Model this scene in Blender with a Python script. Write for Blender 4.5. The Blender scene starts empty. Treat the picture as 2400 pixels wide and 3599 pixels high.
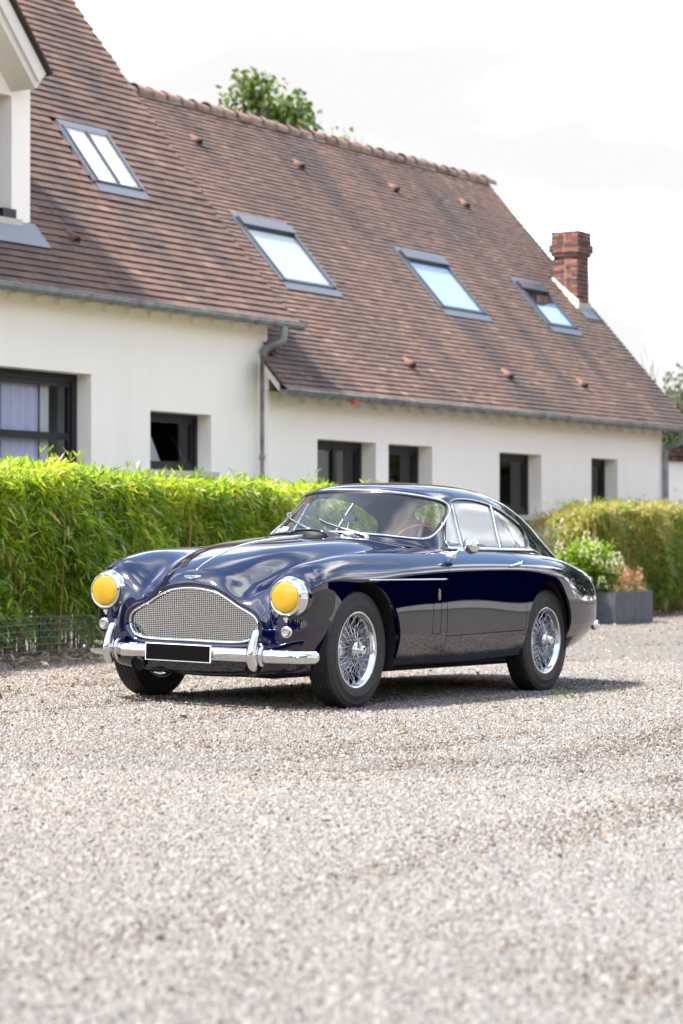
import bpy, math, random
import numpy as np
from mathutils import Matrix, Vector, Quaternion

random.seed(7)
RNG = np.random.default_rng(11)
scene = bpy.context.scene
COL = scene.collection
rad = math.radians

# ------------------------------------------------------------------ camera, sky, sun, exposure
cam_d = bpy.data.cameras.new('camera')
cam_o = bpy.data.objects.new('camera', cam_d)
COL.objects.link(cam_o)
cam_d.sensor_fit = 'VERTICAL'; cam_d.sensor_height = 36.0; cam_d.sensor_width = 24.0
cam_d.lens = 85.0
cam_d.clip_start = 0.1; cam_d.clip_end = 3000
CAM = np.array([-11.838, -8.274, 0.924])
cam_o.location = CAM
cam_o.rotation_euler = (rad(90 + 0.8125), 0, rad(32.7 - 90))
cam_d.dof.use_dof = True
cam_d.dof.focus_distance = 13.3
cam_d.dof.aperture_fstop = 3.4
scene.camera = cam_o

# attitude of the sloping yard (ground plane through the car's wheels) relative to plumb
RWC = np.array([[0.9992216271842368, -0.03748484875608887, 0.012289258766051001], [0.03776104300624877, 0.9990204458611183, -0.023070595625873578], [-0.011412422984014167, 0.023516693330174705, 0.9996583024896296]])
GN = RWC[:, 2]
def gz(x, y):
    return -(GN[0] * x + GN[1] * y) / GN[2]

SUN = RWC @ np.array([-0.65, 0.30, 1.0]); SUN /= np.linalg.norm(SUN)
sun_d = bpy.data.lights.new('sun', 'SUN')
sun_d.energy = 2.1; sun_d.angle = rad(7); sun_d.color = (1.0, 0.965, 0.91)
sun_o = bpy.data.objects.new('sun', sun_d); COL.objects.link(sun_o)
sun_o.location = (0, 0, 30)
sun_o.rotation_euler = Vector(SUN).to_track_quat('Z', 'Y').to_euler()

world = bpy.data.worlds.new('World'); scene.world = world; world.use_nodes = True
wt = world.node_tree; wt.nodes.clear()
def wn(t, **k):
    n = wt.nodes.new(t)
    for a, b in k.items(): setattr(n, a, b)
    return n
wl = wt.links.new
w_out = wn('ShaderNodeOutputWorld'); w_bg = wn('ShaderNodeBackground')
sky = wn('ShaderNodeTexSky', sky_type='NISHITA', sun_disc=False)
sky.sun_elevation = math.asin(SUN[2]); sky.sun_rotation = math.atan2(SUN[0], SUN[1])
sky.air_density = 1.0; sky.dust_density = 0.6
SKY_STR = 0.085
tc = wn('ShaderNodeTexCoord'); sx = wn('ShaderNodeSeparateXYZ'); wl(tc.outputs['Generated'], sx.inputs[0])
zc = wn('ShaderNodeMath', operation='MAXIMUM'); wl(sx.outputs[2], zc.inputs[0]); zc.inputs[1].default_value = 0.0
za = wn('ShaderNodeMath', operation='ADD'); wl(zc.outputs[0], za.inputs[0]); za.inputs[1].default_value = 0.22
dx = wn('ShaderNodeMath', operation='DIVIDE'); wl(sx.outputs[0], dx.inputs[0]); wl(za.outputs[0], dx.inputs[1])
dy = wn('ShaderNodeMath', operation='DIVIDE'); wl(sx.outputs[1], dy.inputs[0]); wl(za.outputs[0], dy.inputs[1])
cx = wn('ShaderNodeCombineXYZ'); wl(dx.outputs[0], cx.inputs[0]); wl(dy.outputs[0], cx.inputs[1])
nz = wn('ShaderNodeTexNoise'); nz.inputs['Scale'].default_value = 1.7; nz.inputs['Detail'].default_value = 9; nz.inputs['Roughness'].default_value = 0.58
wl(cx.outputs[0], nz.inputs['Vector'])
mr = wn('ShaderNodeMapRange'); mr.inputs[1].default_value = 0.45; mr.inputs[2].default_value = 0.61
wl(nz.outputs[0], mr.inputs[0])
# the cloud deck closes towards the horizon
hz = wn('ShaderNodeMapRange'); hz.inputs[1].default_value = 0.20; hz.inputs[2].default_value = 0.40; hz.inputs[3].default_value = 1.0; hz.inputs[4].default_value = 0.0
wl(sx.outputs[2], hz.inputs[0])
mx = wn('ShaderNodeMath', operation='MAXIMUM'); wl(mr.outputs[0], mx.inputs[0]); wl(hz.outputs[0], mx.inputs[1])
nb = wn('ShaderNodeTexNoise'); nb.inputs['Scale'].default_value = 1.9; nb.inputs['Detail'].default_value = 5; nb.inputs['Roughness'].default_value = 0.55
wl(cx.outputs[0], nb.inputs['Vector'])
cr = wn('ShaderNodeFloatCurve'); wl(nb.outputs[0], cr.inputs[1])
cv = cr.mapping.curves[0]; cv.points[0].location = (0.0, 0.120); cv.points[1].location = (1.0, 0.90)
for q in ((0.34, 0.146), (0.455, 0.168), (0.65, 0.86)): cv.points.new(*q)
cr.mapping.update()
cc = wn('ShaderNodeVectorMath', operation='SCALE'); cc.inputs[0].default_value = (0.99, 0.99, 1.0); wl(cr.outputs[0], cc.inputs['Scale'])
ss = wn('ShaderNodeVectorMath', operation='SCALE'); wl(sky.outputs[0], ss.inputs[0]); ss.inputs['Scale'].default_value = SKY_STR
mixw = wn('ShaderNodeMix', data_type='RGBA'); wl(mx.outputs[0], mixw.inputs[0]); wl(ss.outputs[0], mixw.inputs[6]); wl(cc.outputs[0], mixw.inputs[7])
wl(mixw.outputs[2], w_bg.inputs['Color']); w_bg.inputs['Strength'].default_value = 1.0
wl(w_bg.outputs[0], w_out.inputs[0])

vs = scene.view_settings
vs.view_transform = 'Standard'; vs.look = 'None'; vs.exposure = 2.72; vs.gamma = 1.0; vs.use_curve_mapping = False
scene.cycles.max_bounces = 8; scene.cycles.transparent_max_bounces = 16
scene.cycles.use_denoising = True

# ------------------------------------------------------------------ materials
MATS = {}
class NT:
    def __init__(self, name):
        self.m = bpy.data.materials.new(name); self.m.use_nodes = True
        self.t = self.m.node_tree; self.t.nodes.clear()
        self.out = self.n('ShaderNodeOutputMaterial')
    def n(self, typ, ins=None, **k):
        nd = self.t.nodes.new(typ)
        for a, b in k.items(): setattr(nd, a, b)
        for a, b in (ins or {}).items():
            if hasattr(b, 'is_linked') or isinstance(b, bpy.types.NodeSocket): self.t.links.new(b, nd.inputs[a])
            else: nd.inputs[a].default_value = b
        return nd
    def l(self, a, b): self.t.links.new(a, b)
    def bsdf(self, **ins):
        b = self.n('ShaderNodeBsdfPrincipled')
        for a, v in ins.items():
            a = a.replace('_', ' ')
            if isinstance(v, bpy.types.NodeSocket): self.l(v, b.inputs[a])
            else:
                if a in ('Base Color', 'Specular Tint', 'Emission Color') and len(v) == 3: v = (*v, 1)
                b.inputs[a].default_value = v
        self.l(b.outputs[0], self.out.inputs[0])
        return b
    def noise(self, scale, detail=5, rough=0.55, vec=None, dist=0.0):
        nd = self.n('ShaderNodeTexNoise', {'Scale': scale, 'Detail': detail, 'Roughness': rough, 'Distortion': dist})
        if vec is not None: self.l(vec, nd.inputs['Vector'])
        return nd.outputs[0]
    def ramp(self, fac, stops):
        r = self.n('ShaderNodeValToRGB'); self.l(fac, r.inputs[0])
        e = r.color_ramp.elements
        while len(e) < len(stops): e.new(0.5)
        for i, (p, c) in enumerate(stops):
            e[i].position = p; e[i].color = (*c, 1) if len(c) == 3 else c
        return r.outputs[0]
    def mix(self, fac, a, b, blend='MIX'):
        m = self.n('ShaderNodeMix', data_type='RGBA', blend_type=blend)
        for s, v in ((0, fac), (6, a), (7, b)):
            if isinstance(v, bpy.types.NodeSocket): self.l(v, m.inputs[s])
            else: m.inputs[s].default_value = v if s == 0 else ((*v, 1) if len(v) == 3 else v)
        return m.outputs[2]
    def math(self, op, a, b=0.0, c=None):
        m = self.n('ShaderNodeMath', operation=op)
        for i, v in enumerate((a, b, c)):
            if v is None: continue
            if isinstance(v, bpy.types.NodeSocket): self.l(v, m.inputs[i])
            else: m.inputs[i].default_value = v
        return m.outputs[0]
    def bump(self, h, strength=0.3, dist=0.01):
        b = self.n('ShaderNodeBump', {'Strength': strength, 'Distance': dist}); self.l(h, b.inputs['Height'])
        return b.outputs[0]
    def obj(self): return self.n('ShaderNodeTexCoord').outputs['Object']
    def attr(self, name): return self.n('ShaderNodeAttribute', attribute_name=name)

def simple(name, col, rough=0.5, metal=0.0, **k):
    t = NT(name); t.bsdf(Base_Color=col, Roughness=rough, Metallic=metal, **k); MATS[name] = t.m; return t.m

def M(n): return MATS[n]

# ------------------------------------------------------------------ mesh helpers
def new_mesh(name, V, Fs, mat=None, smooth=True, normals=None, tint=None):
    V = np.asarray(V, dtype=np.float32).reshape(-1, 3)
    me = bpy.data.meshes.new(name)
    if isinstance(Fs, np.ndarray):
        k = Fs.shape[1]; nf = Fs.shape[0]
        loops = Fs.astype(np.int32).ravel(); starts = np.arange(nf, dtype=np.int32) * k
        tot = np.full(nf, k, dtype=np.int32)
    else:
        tot = np.array([len(f) for f in Fs], dtype=np.int32); nf = len(Fs)
        loops = np.concatenate([np.asarray(f, dtype=np.int32) for f in Fs]) if nf else np.zeros(0, np.int32)
        starts = np.concatenate([[0], np.cumsum(tot)[:-1]]).astype(np.int32) if nf else np.zeros(0, np.int32)
    me.vertices.add(len(V)); me.vertices.foreach_set('co', V.ravel())
    me.loops.add(len(loops)); me.loops.foreach_set('vertex_index', loops)
    me.polygons.add(nf); me.polygons.foreach_set('loop_start', starts); me.polygons.foreach_set('loop_total', tot)
    me.polygons.foreach_set('use_smooth', np.full(nf, bool(smooth)))
    me.update(calc_edges=True)
    if tint is not None:
        a = me.attributes.new('tint', 'FLOAT', 'FACE'); a.data.foreach_set('value', np.asarray(tint, dtype=np.float32))
    if normals is not None:
        me.normals_split_custom_set_from_vertices(np.asarray(normals, dtype=np.float32).tolist())
    if mat is not None: me.materials.append(M(mat) if isinstance(mat, str) else mat)
    return me

def add(name, me, parent=None, loc=None, kind=None, label=None, cat=None, group=None):
    o = bpy.data.objects.new(name, me); COL.objects.link(o)
    if parent is not None: o.parent = parent
    if loc is not None: o.location = loc
    if kind: o['kind'] = kind
    if label: o['label'] = label
    if cat: o['category'] = cat
    if group: o['group'] = group
    return o

def part(name, V, Fs, mat, parent=None, smooth=True, normals=None, **k):
    return add(name, new_mesh(name, V, Fs, mat, smooth, normals), parent, **k)

def empty(name, loc, label, cat, group=None, rz=0.0):
    o = add(name, None, None, loc, None, label, cat, group); o.rotation_euler = (0, 0, rz); o.empty_display_size = 0.2
    return o

class MB:
    """collects primitives that make up ONE part"""
    def __init__(s): s.V = []; s.F = []; s.n = 0; s.T = []
    def raw(s, V, Fs, tint=0.0):
        V = np.asarray(V, float).reshape(-1, 3)
        s.V.append(V); s.F += [[i + s.n for i in f] for f in Fs]; s.T += [tint] * len(Fs); s.n += len(V); return s
    def box(s, a, b, tint=0.0):
        (x0, y0, z0), (x1, y1, z1) = a, b
        V = [(x0,y0,z0),(x1,y0,z0),(x1,y1,z0),(x0,y1,z0),(x0,y0,z1),(x1,y0,z1),(x1,y1,z1),(x0,y1,z1)]
        return s.raw(V, [(0,3,2,1),(4,5,6,7),(0,1,5,4),(1,2,6,5),(2,3,7,6),(3,0,4,7)], tint)
    def obox(s, c, ax, ay, az, tint=0.0):
        c, ax, ay, az = map(np.asarray, (c, ax, ay, az))
        V = [c + i*ax + j*ay + k*az for k in (-1, 1) for j, i in ((-1,-1),(-1,1),(1,1),(1,-1))]
        return s.raw(V, [(0,3,2,1),(4,5,6,7),(0,1,5,4),(1,2,6,5),(2,3,7,6),(3,0,4,7)], tint)
    def tube(s, pts, r, sides=8, closed=False, caps=True, squash=None):
        V, Fs = tube_mesh(pts, r, sides, closed, caps, squash); return s.raw(V, Fs)
    def lathe(s, prof, org, axis, seg=32, caps=False):
        V, Fs = lathe_mesh(prof, org, axis, seg); return s.raw(V, Fs)
    def build(s, name, mat, parent=None, smooth=False, tint=False, **k):
        V = np.concatenate(s.V) if s.V else np.zeros((0, 3))
        me = new_mesh(name, V, s.F, mat, smooth, tint=s.T if tint else None)
        return add(name, me, parent, **k)

def tube_mesh(pts, r, sides=8, closed=False, caps=True, squash=None):
    P = np.asarray(pts, float); n = len(P)
    R = np.broadcast_to(np.asarray(r, float), (n,))
    if closed: T = np.roll(P, -1, 0) - np.roll(P, 1, 0)
    else: T = np.gradient(P, axis=0)
    T /= np.linalg.norm(T, axis=1)[:, None] + 1e-12
    up = np.array([0, 0, 1.0]) if abs(T[0][2]) < 0.9 else np.array([0, 1.0, 0])
    N = np.zeros_like(P); v = up - T[0] * (up @ T[0]); N[0] = v / np.linalg.norm(v)
    for i in range(1, n):
        v = N[i-1] - T[i] * (N[i-1] @ T[i]); N[i] = v / (np.linalg.norm(v) + 1e-12)
    B = np.cross(T, N)
    a = np.arange(sides) * 2 * np.pi / sides
    sq = squash or (1, 1)
    V = P[:, None] + R[:, None, None] * (np.cos(a)[None, :, None] * N[:, None] * sq[0] + np.sin(a)[None, :, None] * B[:, None] * sq[1])
    Fs = []
    for i in range(n if closed else n - 1):
        j = (i + 1) % n
        for k in range(sides):
            l = (k + 1) % sides
            Fs.append((i*sides+k, i*sides+l, j*sides+l, j*sides+k))
    if caps and not closed:
        Fs.append(tuple(range(sides))[::-1]); Fs.append(tuple((n-1)*sides + k for k in range(sides)))
    return V.reshape(-1, 3), Fs

def basis(axis):
    a = np.asarray(axis, float); a /= np.linalg.norm(a)
    t = np.array([0, 0, 1.0]) if abs(a[2]) < 0.9 else np.array([1.0, 0, 0])
    u = np.cross(t, a); u /= np.linalg.norm(u); return a, u, np.cross(a, u)

def lathe_mesh(prof, org, axis, seg=32):
    """prof: list of (radius, distance along axis)"""
    a, u, v = basis(axis); org = np.asarray(org, float)
    ang = np.arange(seg) * 2 * np.pi / seg
    V = []; Fs = []; m = len(prof)
    for (r, h) in prof:
        V.append(org + a * h + r * (np.cos(ang)[:, None] * u + np.sin(ang)[:, None] * v))
    for i in range(m - 1):
        for k in range(seg):
            l = (k + 1) % seg
            Fs.append((i*seg+k, i*seg+l, (i+1)*seg+l, (i+1)*seg+k))
    return np.concatenate(V), Fs

def poly_sdf(P, poly):
    """signed distance (negative inside) of 2-D points to a closed polygon"""
    poly = np.asarray(poly, float); P = np.asarray(P, float)
    d = np.full(len(P), 1e9); inside = np.zeros(len(P), bool)
    for A, B in zip(poly, np.roll(poly, -1, 0)):
        e = B - A; w = P - A
        t = np.clip((w @ e) / (e @ e + 1e-12), 0, 1)
        q = w - t[:, None] * e
        d = np.minimum(d, (q ** 2).sum(1))
        c = (A[1] > P[:, 1]) != (B[1] > P[:, 1])
        xx = A[0] + (P[:, 1] - A[1]) / (B[1] - A[1] + 1e-15) * (B[0] - A[0])
        inside ^= c & (P[:, 0] < xx)
    d = np.sqrt(d); return np.where(inside, -d, d)

def smooth_poly(pts, n=6, closed=True):
    """Catmull-Rom through the points"""
    P = np.asarray(pts, float); m = len(P); out = []
    for i in range(m if closed else m - 1):
        p0, p1, p2, p3 = (P[(i-1) % m], P[i], P[(i+1) % m], P[(i+2) % m]) if closed else (P[max(i-1,0)], P[i], P[i+1], P[min(i+2,m-1)])
        for t in np.arange(n) / n:
            out.append(0.5*((2*p1)+(-p0+p2)*t+(2*p0-5*p1+4*p2-p3)*t*t+(-p0+3*p1-3*p2+p3)*t**3))
    if not closed: out.append(P[-1])
    return np.array(out)

def clip_mesh(V, T, f):
    """keep the part of a triangle mesh where f < 0; V may carry extra columns"""
    s = f < 0; k = s[T].sum(1)
    full = T[k == 3]; newV = [V]; tris = [full]; nV = len(V)
    mixed = T[(k == 1) | (k == 2)]; km = k[(k == 1) | (k == 2)]
    if len(mixed):
        sm = s[mixed]
        odd = np.where(km == 1, np.argmax(sm, 1), np.argmax(~sm, 1))
        r = np.arange(len(mixed))
        a = mixed[r, odd]; b = mixed[r, (odd+1) % 3]; c = mixed[r, (odd+2) % 3]
        def cut(p, q):
            lo = np.minimum(p, q); hi = np.maximum(p, q); return lo, hi
        e = np.concatenate([np.stack(cut(a, b), 1), np.stack(cut(a, c), 1)])
        u, inv = np.unique(e, axis=0, return_inverse=True); inv = inv.reshape(-1)
        fl, fh = f[u[:, 0]], f[u[:, 1]]
        t = fl / (fl - fh + 1e-15)
        NVx = V[u[:, 0]] * (1 - t)[:, None] + V[u[:, 1]] * t[:, None]
        newV.append(NVx); iab = nV + inv[:len(mixed)]; iac = nV + inv[len(mixed):]
        one = km == 1
        tris.append(np.stack([a[one], iab[one], iac[one]], 1))
        two = ~one
        tris.append(np.stack([iab[two], b[two], c[two]], 1)); tris.append(np.stack([iab[two], c[two], iac[two]], 1))
    V2 = np.concatenate(newV); T2 = np.concatenate(tris)
    used = np.unique(T2); mp = np.zeros(len(V2), int); mp[used] = np.arange(len(used))
    return V2[used], mp[T2]

def boundary_edges(T):
    e = np.concatenate([T[:, [0, 1]], T[:, [1, 2]], T[:, [2, 0]]])
    s = np.sort(e, 1); u, i, c = np.unique(s, axis=0, return_index=True, return_counts=True)
    return e[i[c == 1]]

def boundary_loops(T):
    e = boundary_edges(T); nx = {}
    for a, b in e: nx.setdefault(int(a), []).append(int(b))
    loops = []
    while nx:
        st = next(iter(nx)); cur = st; lp = [st]
        while True:
            nl = nx.get(cur)
            if not nl: break
            b = nl.pop()
            if not nl: nx.pop(cur, None)
            if b == st: break
            lp.append(b); cur = b
        loops.append(lp)
    return loops

def resample(P, step, closed=True):
    P = np.asarray(P, float)
    Q = np.vstack([P, P[:1]]) if closed else P
    d = np.r_[0, np.cumsum(np.linalg.norm(np.diff(Q, axis=0), axis=1))]
    n = max(int(d[-1] / step), 6)
    s = np.linspace(0, d[-1], n, endpoint=not closed)
    return np.stack([np.interp(s, d, Q[:, i]) for i in range(3)], 1)

def lap(P, it=3, closed=True):
    P = P.copy()
    for _ in range(it):
        if closed: P = 0.5 * P + 0.25 * (np.roll(P, 1, 0) + np.roll(P, -1, 0))
        else: P[1:-1] = 0.5 * P[1:-1] + 0.25 * (P[:-2] + P[2:])
    return P

# B-spline surface through a net of points (half body; mirrored across y = 0 at both v ends)
def bspline_net(net, it=6):
    P = net.copy()
    def ghost(A):
        A = np.concatenate([2*A[:1]-A[1:2], A, 2*A[-1:]-A[-2:-1]], 0)
        l = A[:, 1:2] * [1, -1, 1]; r = A[:, -2:-1] * [1, -1, 1]
        return np.concatenate([l, A, r], 1)
    def limit(A):
        G = ghost(A); G = (G[:-2] + 4*G[1:-1] + G[2:]) / 6; return (G[:, :-2] + 4*G[:, 1:-1] + G[:, 2:]) / 6
    for _ in range(it): P = P + 0.9 * (net - limit(P))
    return ghost(P)
def bspline_eval(G, su, sv):
    def basisf(t): return np.stack([(1-t)**3, 3*t**3-6*t**2+4, -3*t**3+3*t**2+3*t+1, t**3], -1) / 6
    nu, nv = G.shape[0] - 2, G.shape[1] - 2
    def ev(A, n, s):
        out = []
        for i in range(n - 1):
            t = np.arange(s) / s if i < n - 2 else np.arange(s + 1) / s
            out.append(np.einsum('tk,k...->t...', basisf(t), A[i:i+4]))
        return np.concatenate(out)
    S = ev(G, nu, su); S = ev(np.swapaxes(S, 0, 1), nv, sv); return np.swapaxes(S, 0, 1)
def grid_normals(S):
    du = np.gradient(S, axis=0); Sv = np.concatenate([S[:, 1:2]*[1,-1,1], S, S[:, -2:-1]*[1,-1,1]], 1)
    dv = (Sv[:, 2:] - Sv[:, :-2]) / 2
    N = np.cross(du, dv); N /= np.linalg.norm(N, axis=2)[..., None] + 1e-12; return N
def grid_tris(nu, nv):
    i = np.arange(nu*nv).reshape(nu, nv)
    a, b, c, d = i[:-1, :-1].ravel(), i[1:, :-1].ravel(), i[1:, 1:].ravel(), i[:-1, 1:].ravel()
    return np.concatenate([np.stack([a, b, c], 1), np.stack([a, c, d], 1)])

# ------------------------------------------------------------------ the materials of the place
def mk_paint():
    t = NT('paint')
    p = t.obj(); n = t.noise(14, 3, 0.5, p)
    b = t.bsdf(Base_Color=(0.0002, 0.0006, 0.013), Roughness=0.012, IOR=1.82)
    MATS['paint'] = t.m
mk_paint()
def mk_chrome():
    t = NT('chrome'); p = t.obj(); n = t.noise(60, 4, 0.6, p)
    r = t.n('ShaderNodeMapRange', {0: n, 3: 0.03, 4: 0.10}).outputs[0]
    t.bsdf(Base_Color=(0.74, 0.74, 0.75), Metallic=1.0, Roughness=r); MATS['chrome'] = t.m
mk_chrome()
simple('wheel_chrome', (0.72, 0.72, 0.73), 0.16, 1.0)
simple('dull_metal', (0.42, 0.42, 0.43), 0.35, 1.0)
simple('black_trim', (0.008, 0.008, 0.009), 0.35)
simple('under_black', (0.006, 0.006, 0.006), 0.8)
simple('liner', (0.004, 0.004, 0.005), 0.9)
simple('plate_black', (0.0035, 0.0035, 0.0035), 0.9, IOR=1.1)
simple('plate_white', (0.75, 0.75, 0.74), 0.4)
simple('leather', (0.015, 0.026, 0.065), 0.45)
simple('headliner', (0.16, 0.15, 0.15), 0.9)
simple('wood', (0.36, 0.13, 0.04), 0.25, Coat_Weight=0.6)
simple('red_glass', (0.35, 0.006, 0.01), 0.08, Coat_Weight=1.0)
simple('badge_green', (0.02, 0.03, 0.025), 0.3)
simple('gold', (0.72, 0.55, 0.35), 0.3, 0.8)
simple('shield_blue', (0.03, 0.02, 0.10), 0.25, Coat_Weight=1.0)
simple('paper', (0.72, 0.74, 0.78), 0.7)
simple('paper_blue', (0.35, 0.58, 0.62), 0.7)
simple('lamp_glass', (0.16, 0.16, 0.155), 0.08, Coat_Weight=1.0)
simple('reflector', (0.97, 0.95, 0.90), 0.10, 1.0)

def mk_tyre():
    t = NT('tyre'); p = t.obj()
    n = t.noise(9, 6, 0.65, p); n2 = t.noise(120, 3, 0.6, p)
    c = t.ramp(n, [(0.35, (0.011, 0.010, 0.009)), (0.62, (0.024, 0.020, 0.018)), (0.8, (0.045, 0.037, 0.030))])
    t.bsdf(Base_Color=c, Roughness=0.62, Normal=t.bump(n2, 0.15, 0.002)); MATS['tyre'] = t.m
mk_tyre()

def mk_glass(name, tint, rough=0.0, extra=0.0, refl=1.0, gain=1.7):
    """thin pane: Fresnel mirror over clear transmission, a dusty white haze that also brightens it"""
    t = NT(name)
    lwn = t.n('ShaderNodeLayerWeight', {'Blend': 0.5})
    sch = t.math('MULTIPLY_ADD', t.math('POWER', lwn.outputs['Facing'], 5.0), 0.96, 0.04)
    g = t.n('ShaderNodeBsdfGlossy', {'Color': (refl, refl, refl, 1), 'Roughness': rough})
    tr = t.n('ShaderNodeBsdfTransparent', {'Color': (*tint, 1)})
    f2 = t.math('MULTIPLY', sch, gain)
    f2 = t.math('MINIMUM', f2, 1.0)
    mxs = t.n('ShaderNodeMixShader', {0: f2}); t.l(tr.outputs[0], mxs.inputs[1]); t.l(g.outputs[0], mxs.inputs[2])
    last = mxs
    if extra:  # white haze over the pane: dust, raised to brighten the glass
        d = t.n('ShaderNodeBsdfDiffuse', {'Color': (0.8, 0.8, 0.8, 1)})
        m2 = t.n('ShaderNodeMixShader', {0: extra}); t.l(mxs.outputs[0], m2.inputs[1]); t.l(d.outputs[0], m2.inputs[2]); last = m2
    t.l(last.outputs[0], t.out.inputs[0]); MATS[name] = t.m
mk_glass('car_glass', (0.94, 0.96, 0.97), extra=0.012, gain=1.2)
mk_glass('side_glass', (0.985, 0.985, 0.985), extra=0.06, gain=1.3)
def mk_yellow():
    """pressed amber glass: vertical flutes, the reflector shows through"""
    t = NT('yellow_lens')
    p = t.obj(); w = t.n('ShaderNodeTexWave', {'Scale': 30.0, 'Distortion': 0.0, 'Detail': 0.0}, wave_type='BANDS', bands_direction='Y'); t.l(p, w.inputs['Vector'])
    b = t.bump(w.outputs[1], 0.40, 0.004)
    rf = t.n('ShaderNodeBsdfRefraction', {'Color': (1.0, 0.80, 0.16, 1), 'IOR': 1.16, 'Roughness': 0.03}); t.l(b, rf.inputs['Normal'])
    df = t.n('ShaderNodeBsdfDiffuse', {'Color': (1.0, 0.60, 0.03, 1)}); t.l(b, df.inputs['Normal'])
    gl = t.n('ShaderNodeBsdfGlossy', {'Roughness': 0.04}); t.l(b, gl.inputs['Normal'])
    m1 = t.n('ShaderNodeMixShader', {0: 0.30}); t.l(rf.outputs[0], m1.inputs[1]); t.l(df.outputs[0], m1.inputs[2])
    m3 = t.n('ShaderNodeMixShader', {0: 0.08}); t.l(m1.outputs[0], m3.inputs[1]); t.l(gl.outputs[0], m3.inputs[2])
    t.l(m3.outputs[0], t.out.inputs[0]); MATS['yellow_lens'] = t.m
mk_yellow()

def mk_render(name, col, dark, bumpy=0.25):
    t = NT(name); p = t.obj()
    n = t.noise(1.1, 6, 0.6, p); f = t.noise(55, 4, 0.7, p)
    c = t.mix(t.n('ShaderNodeMapRange', {0: n, 1: 0.35, 2: 0.75}).outputs[0], col, dark)
    c = t.mix(t.n('ShaderNodeMapRange', {0: f, 1: 0.35, 2: 0.7, 3: 0.0, 4: 0.22}).outputs[0], c, tuple(x * 0.72 for x in col))
    mp = t.n('ShaderNodeMapping', {'Scale': (2.6, 2.6, 0.22)}); t.l(p, mp.inputs['Vector'])
    rs = t.noise(1.0, 5, 0.65, mp.outputs[0])             # faint rain streaks
    c = t.mix(t.n('ShaderNodeMapRange', {0: rs, 1: 0.55, 2: 0.78, 3: 0.0, 4: 0.22}).outputs[0], c, tuple(x * 0.74 for x in col))
    t.bsdf(Base_Color=c, Roughness=0.9, Normal=t.bump(f, bumpy, 0.012)); MATS[name] = t.m
mk_render('wall_render', (0.95, 0.862, 0.760), (0.93, 0.838, 0.73))
mk_render('trim_render', (0.72, 0.66, 0.56), (0.64, 0.58, 0.49), 0.15)
mk_render('stone_sill', (0.58, 0.52, 0.44), (0.48, 0.43, 0.36), 0.3)
simple('frame_dark', (0.006, 0.0065, 0.009), 0.4)
simple('frame_grey', (0.030, 0.033, 0.042), 0.35, 0.0)
simple('cover_grey', (0.09, 0.094, 0.106), 0.32, 0.6)
simple('room_dark', (0.02, 0.02, 0.022), 0.9)
simple('room_white', (0.82, 0.82, 0.83), 0.9)
simple('curtain', (0.62, 0.60, 0.72), 0.9)
simple('lavender', (0.50, 0.48, 0.68), 0.9)
simple('blue_cloth', (0.10, 0.22, 0.62), 0.7)
simple('red_plastic', (0.65, 0.05, 0.02), 0.4)
simple('pane_backing', (0.33, 0.375, 0.38), 0.75)  # in the skylights: pale grey standing for the sky mirrored in the glass
simple('lead', (0.10, 0.112, 0.135), 0.42, 0.5)
simple('mortar', (0.40, 0.355, 0.29), 0.9)
def mk_zinc():
    t = NT('zinc'); p = t.obj(); n = t.noise(7, 6, 0.65, p)
    c = t.ramp(n, [(0.3, (0.13, 0.13, 0.13)), (0.5, (0.23, 0.235, 0.235)), (0.72, (0.33, 0.335, 0.33))])
    t.bsdf(Base_Color=c, Roughness=0.48, Metallic=0.35); MATS['zinc'] = t.m
mk_zinc()
mk_glass('window_glass', (0.92, 0.93, 0.95), gain=1.5)

def mk_skyglass():
    # clear roof pane over an added pale sheet that stands in for reflected sky
    mk_glass('roof_glass', (0.92, 0.97, 0.98), gain=1.6)
mk_skyglass()

def mk_tile(name, stops, moss):
    t = NT(name)
    a = t.attr('tint'); oi = t.n('ShaderNodeObjectInfo')
    g = t.n('ShaderNodeNewGeometry')
    p = g.outputs['Position']
    mp = t.n('ShaderNodeMapping', {'Scale': (1.0, 0.16, 0.16)}); t.l(p, mp.inputs['Vector'])
    st = t.noise(1.25, 5, 0.62, mp.outputs[0])          # weather streaks that run down the slope
    bl = t.noise(0.8, 5, 0.6, p); fn = t.noise(38, 4, 0.7, p); lic = t.noise(11, 5, 0.7, p)
    base = t.ramp(a.outputs['Fac'], stops)
    dk = t.n('ShaderNodeMapRange', {0: t.math('ADD', t.math('MULTIPLY', st, 0.7), t.math('MULTIPLY', bl, 0.3)), 1: 0.43, 2: 0.60, 3: 0.0, 4: 0.66}).outputs[0]
    xs_ = t.n('ShaderNodeSeparateXYZ', {0: p}).outputs[0]
    age = t.n('ShaderNodeMapRange', {0: xs_, 1: 14.0, 2: 24.0, 3: 0.0, 4: 0.30}).outputs[0]      # the far end is older and blacker
    dk = t.math('MINIMUM', t.math('ADD', dk, t.math('MULTIPLY', age, t.math('ADD', bl, 0.2))), 0.9)
    c = t.mix(dk, base, (0.042, 0.033, 0.033))
    c = t.mix(t.n('ShaderNodeMapRange', {0: fn, 1: 0.4, 2: 0.75, 3: 0.0, 4: 0.35}).outputs[0], c, (0.05, 0.035, 0.03))
    c = t.mix(t.n('ShaderNodeMapRange', {0: lic, 1: 0.62, 2: 0.72, 3: 0.0, 4: moss}).outputs[0], c, (0.26, 0.22, 0.16))
    t.bsdf(Base_Color=c, Roughness=0.82, Normal=t.bump(fn, 0.35, 0.006)); MATS[name] = t.m
mk_tile('tile_house', [(0.0, (0.087, 0.049, 0.034)), (0.35, (0.121, 0.065, 0.045)), (0.8, (0.154, 0.086, 0.056)), (1.0, (0.203, 0.125, 0.081))], 0.2)
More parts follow.
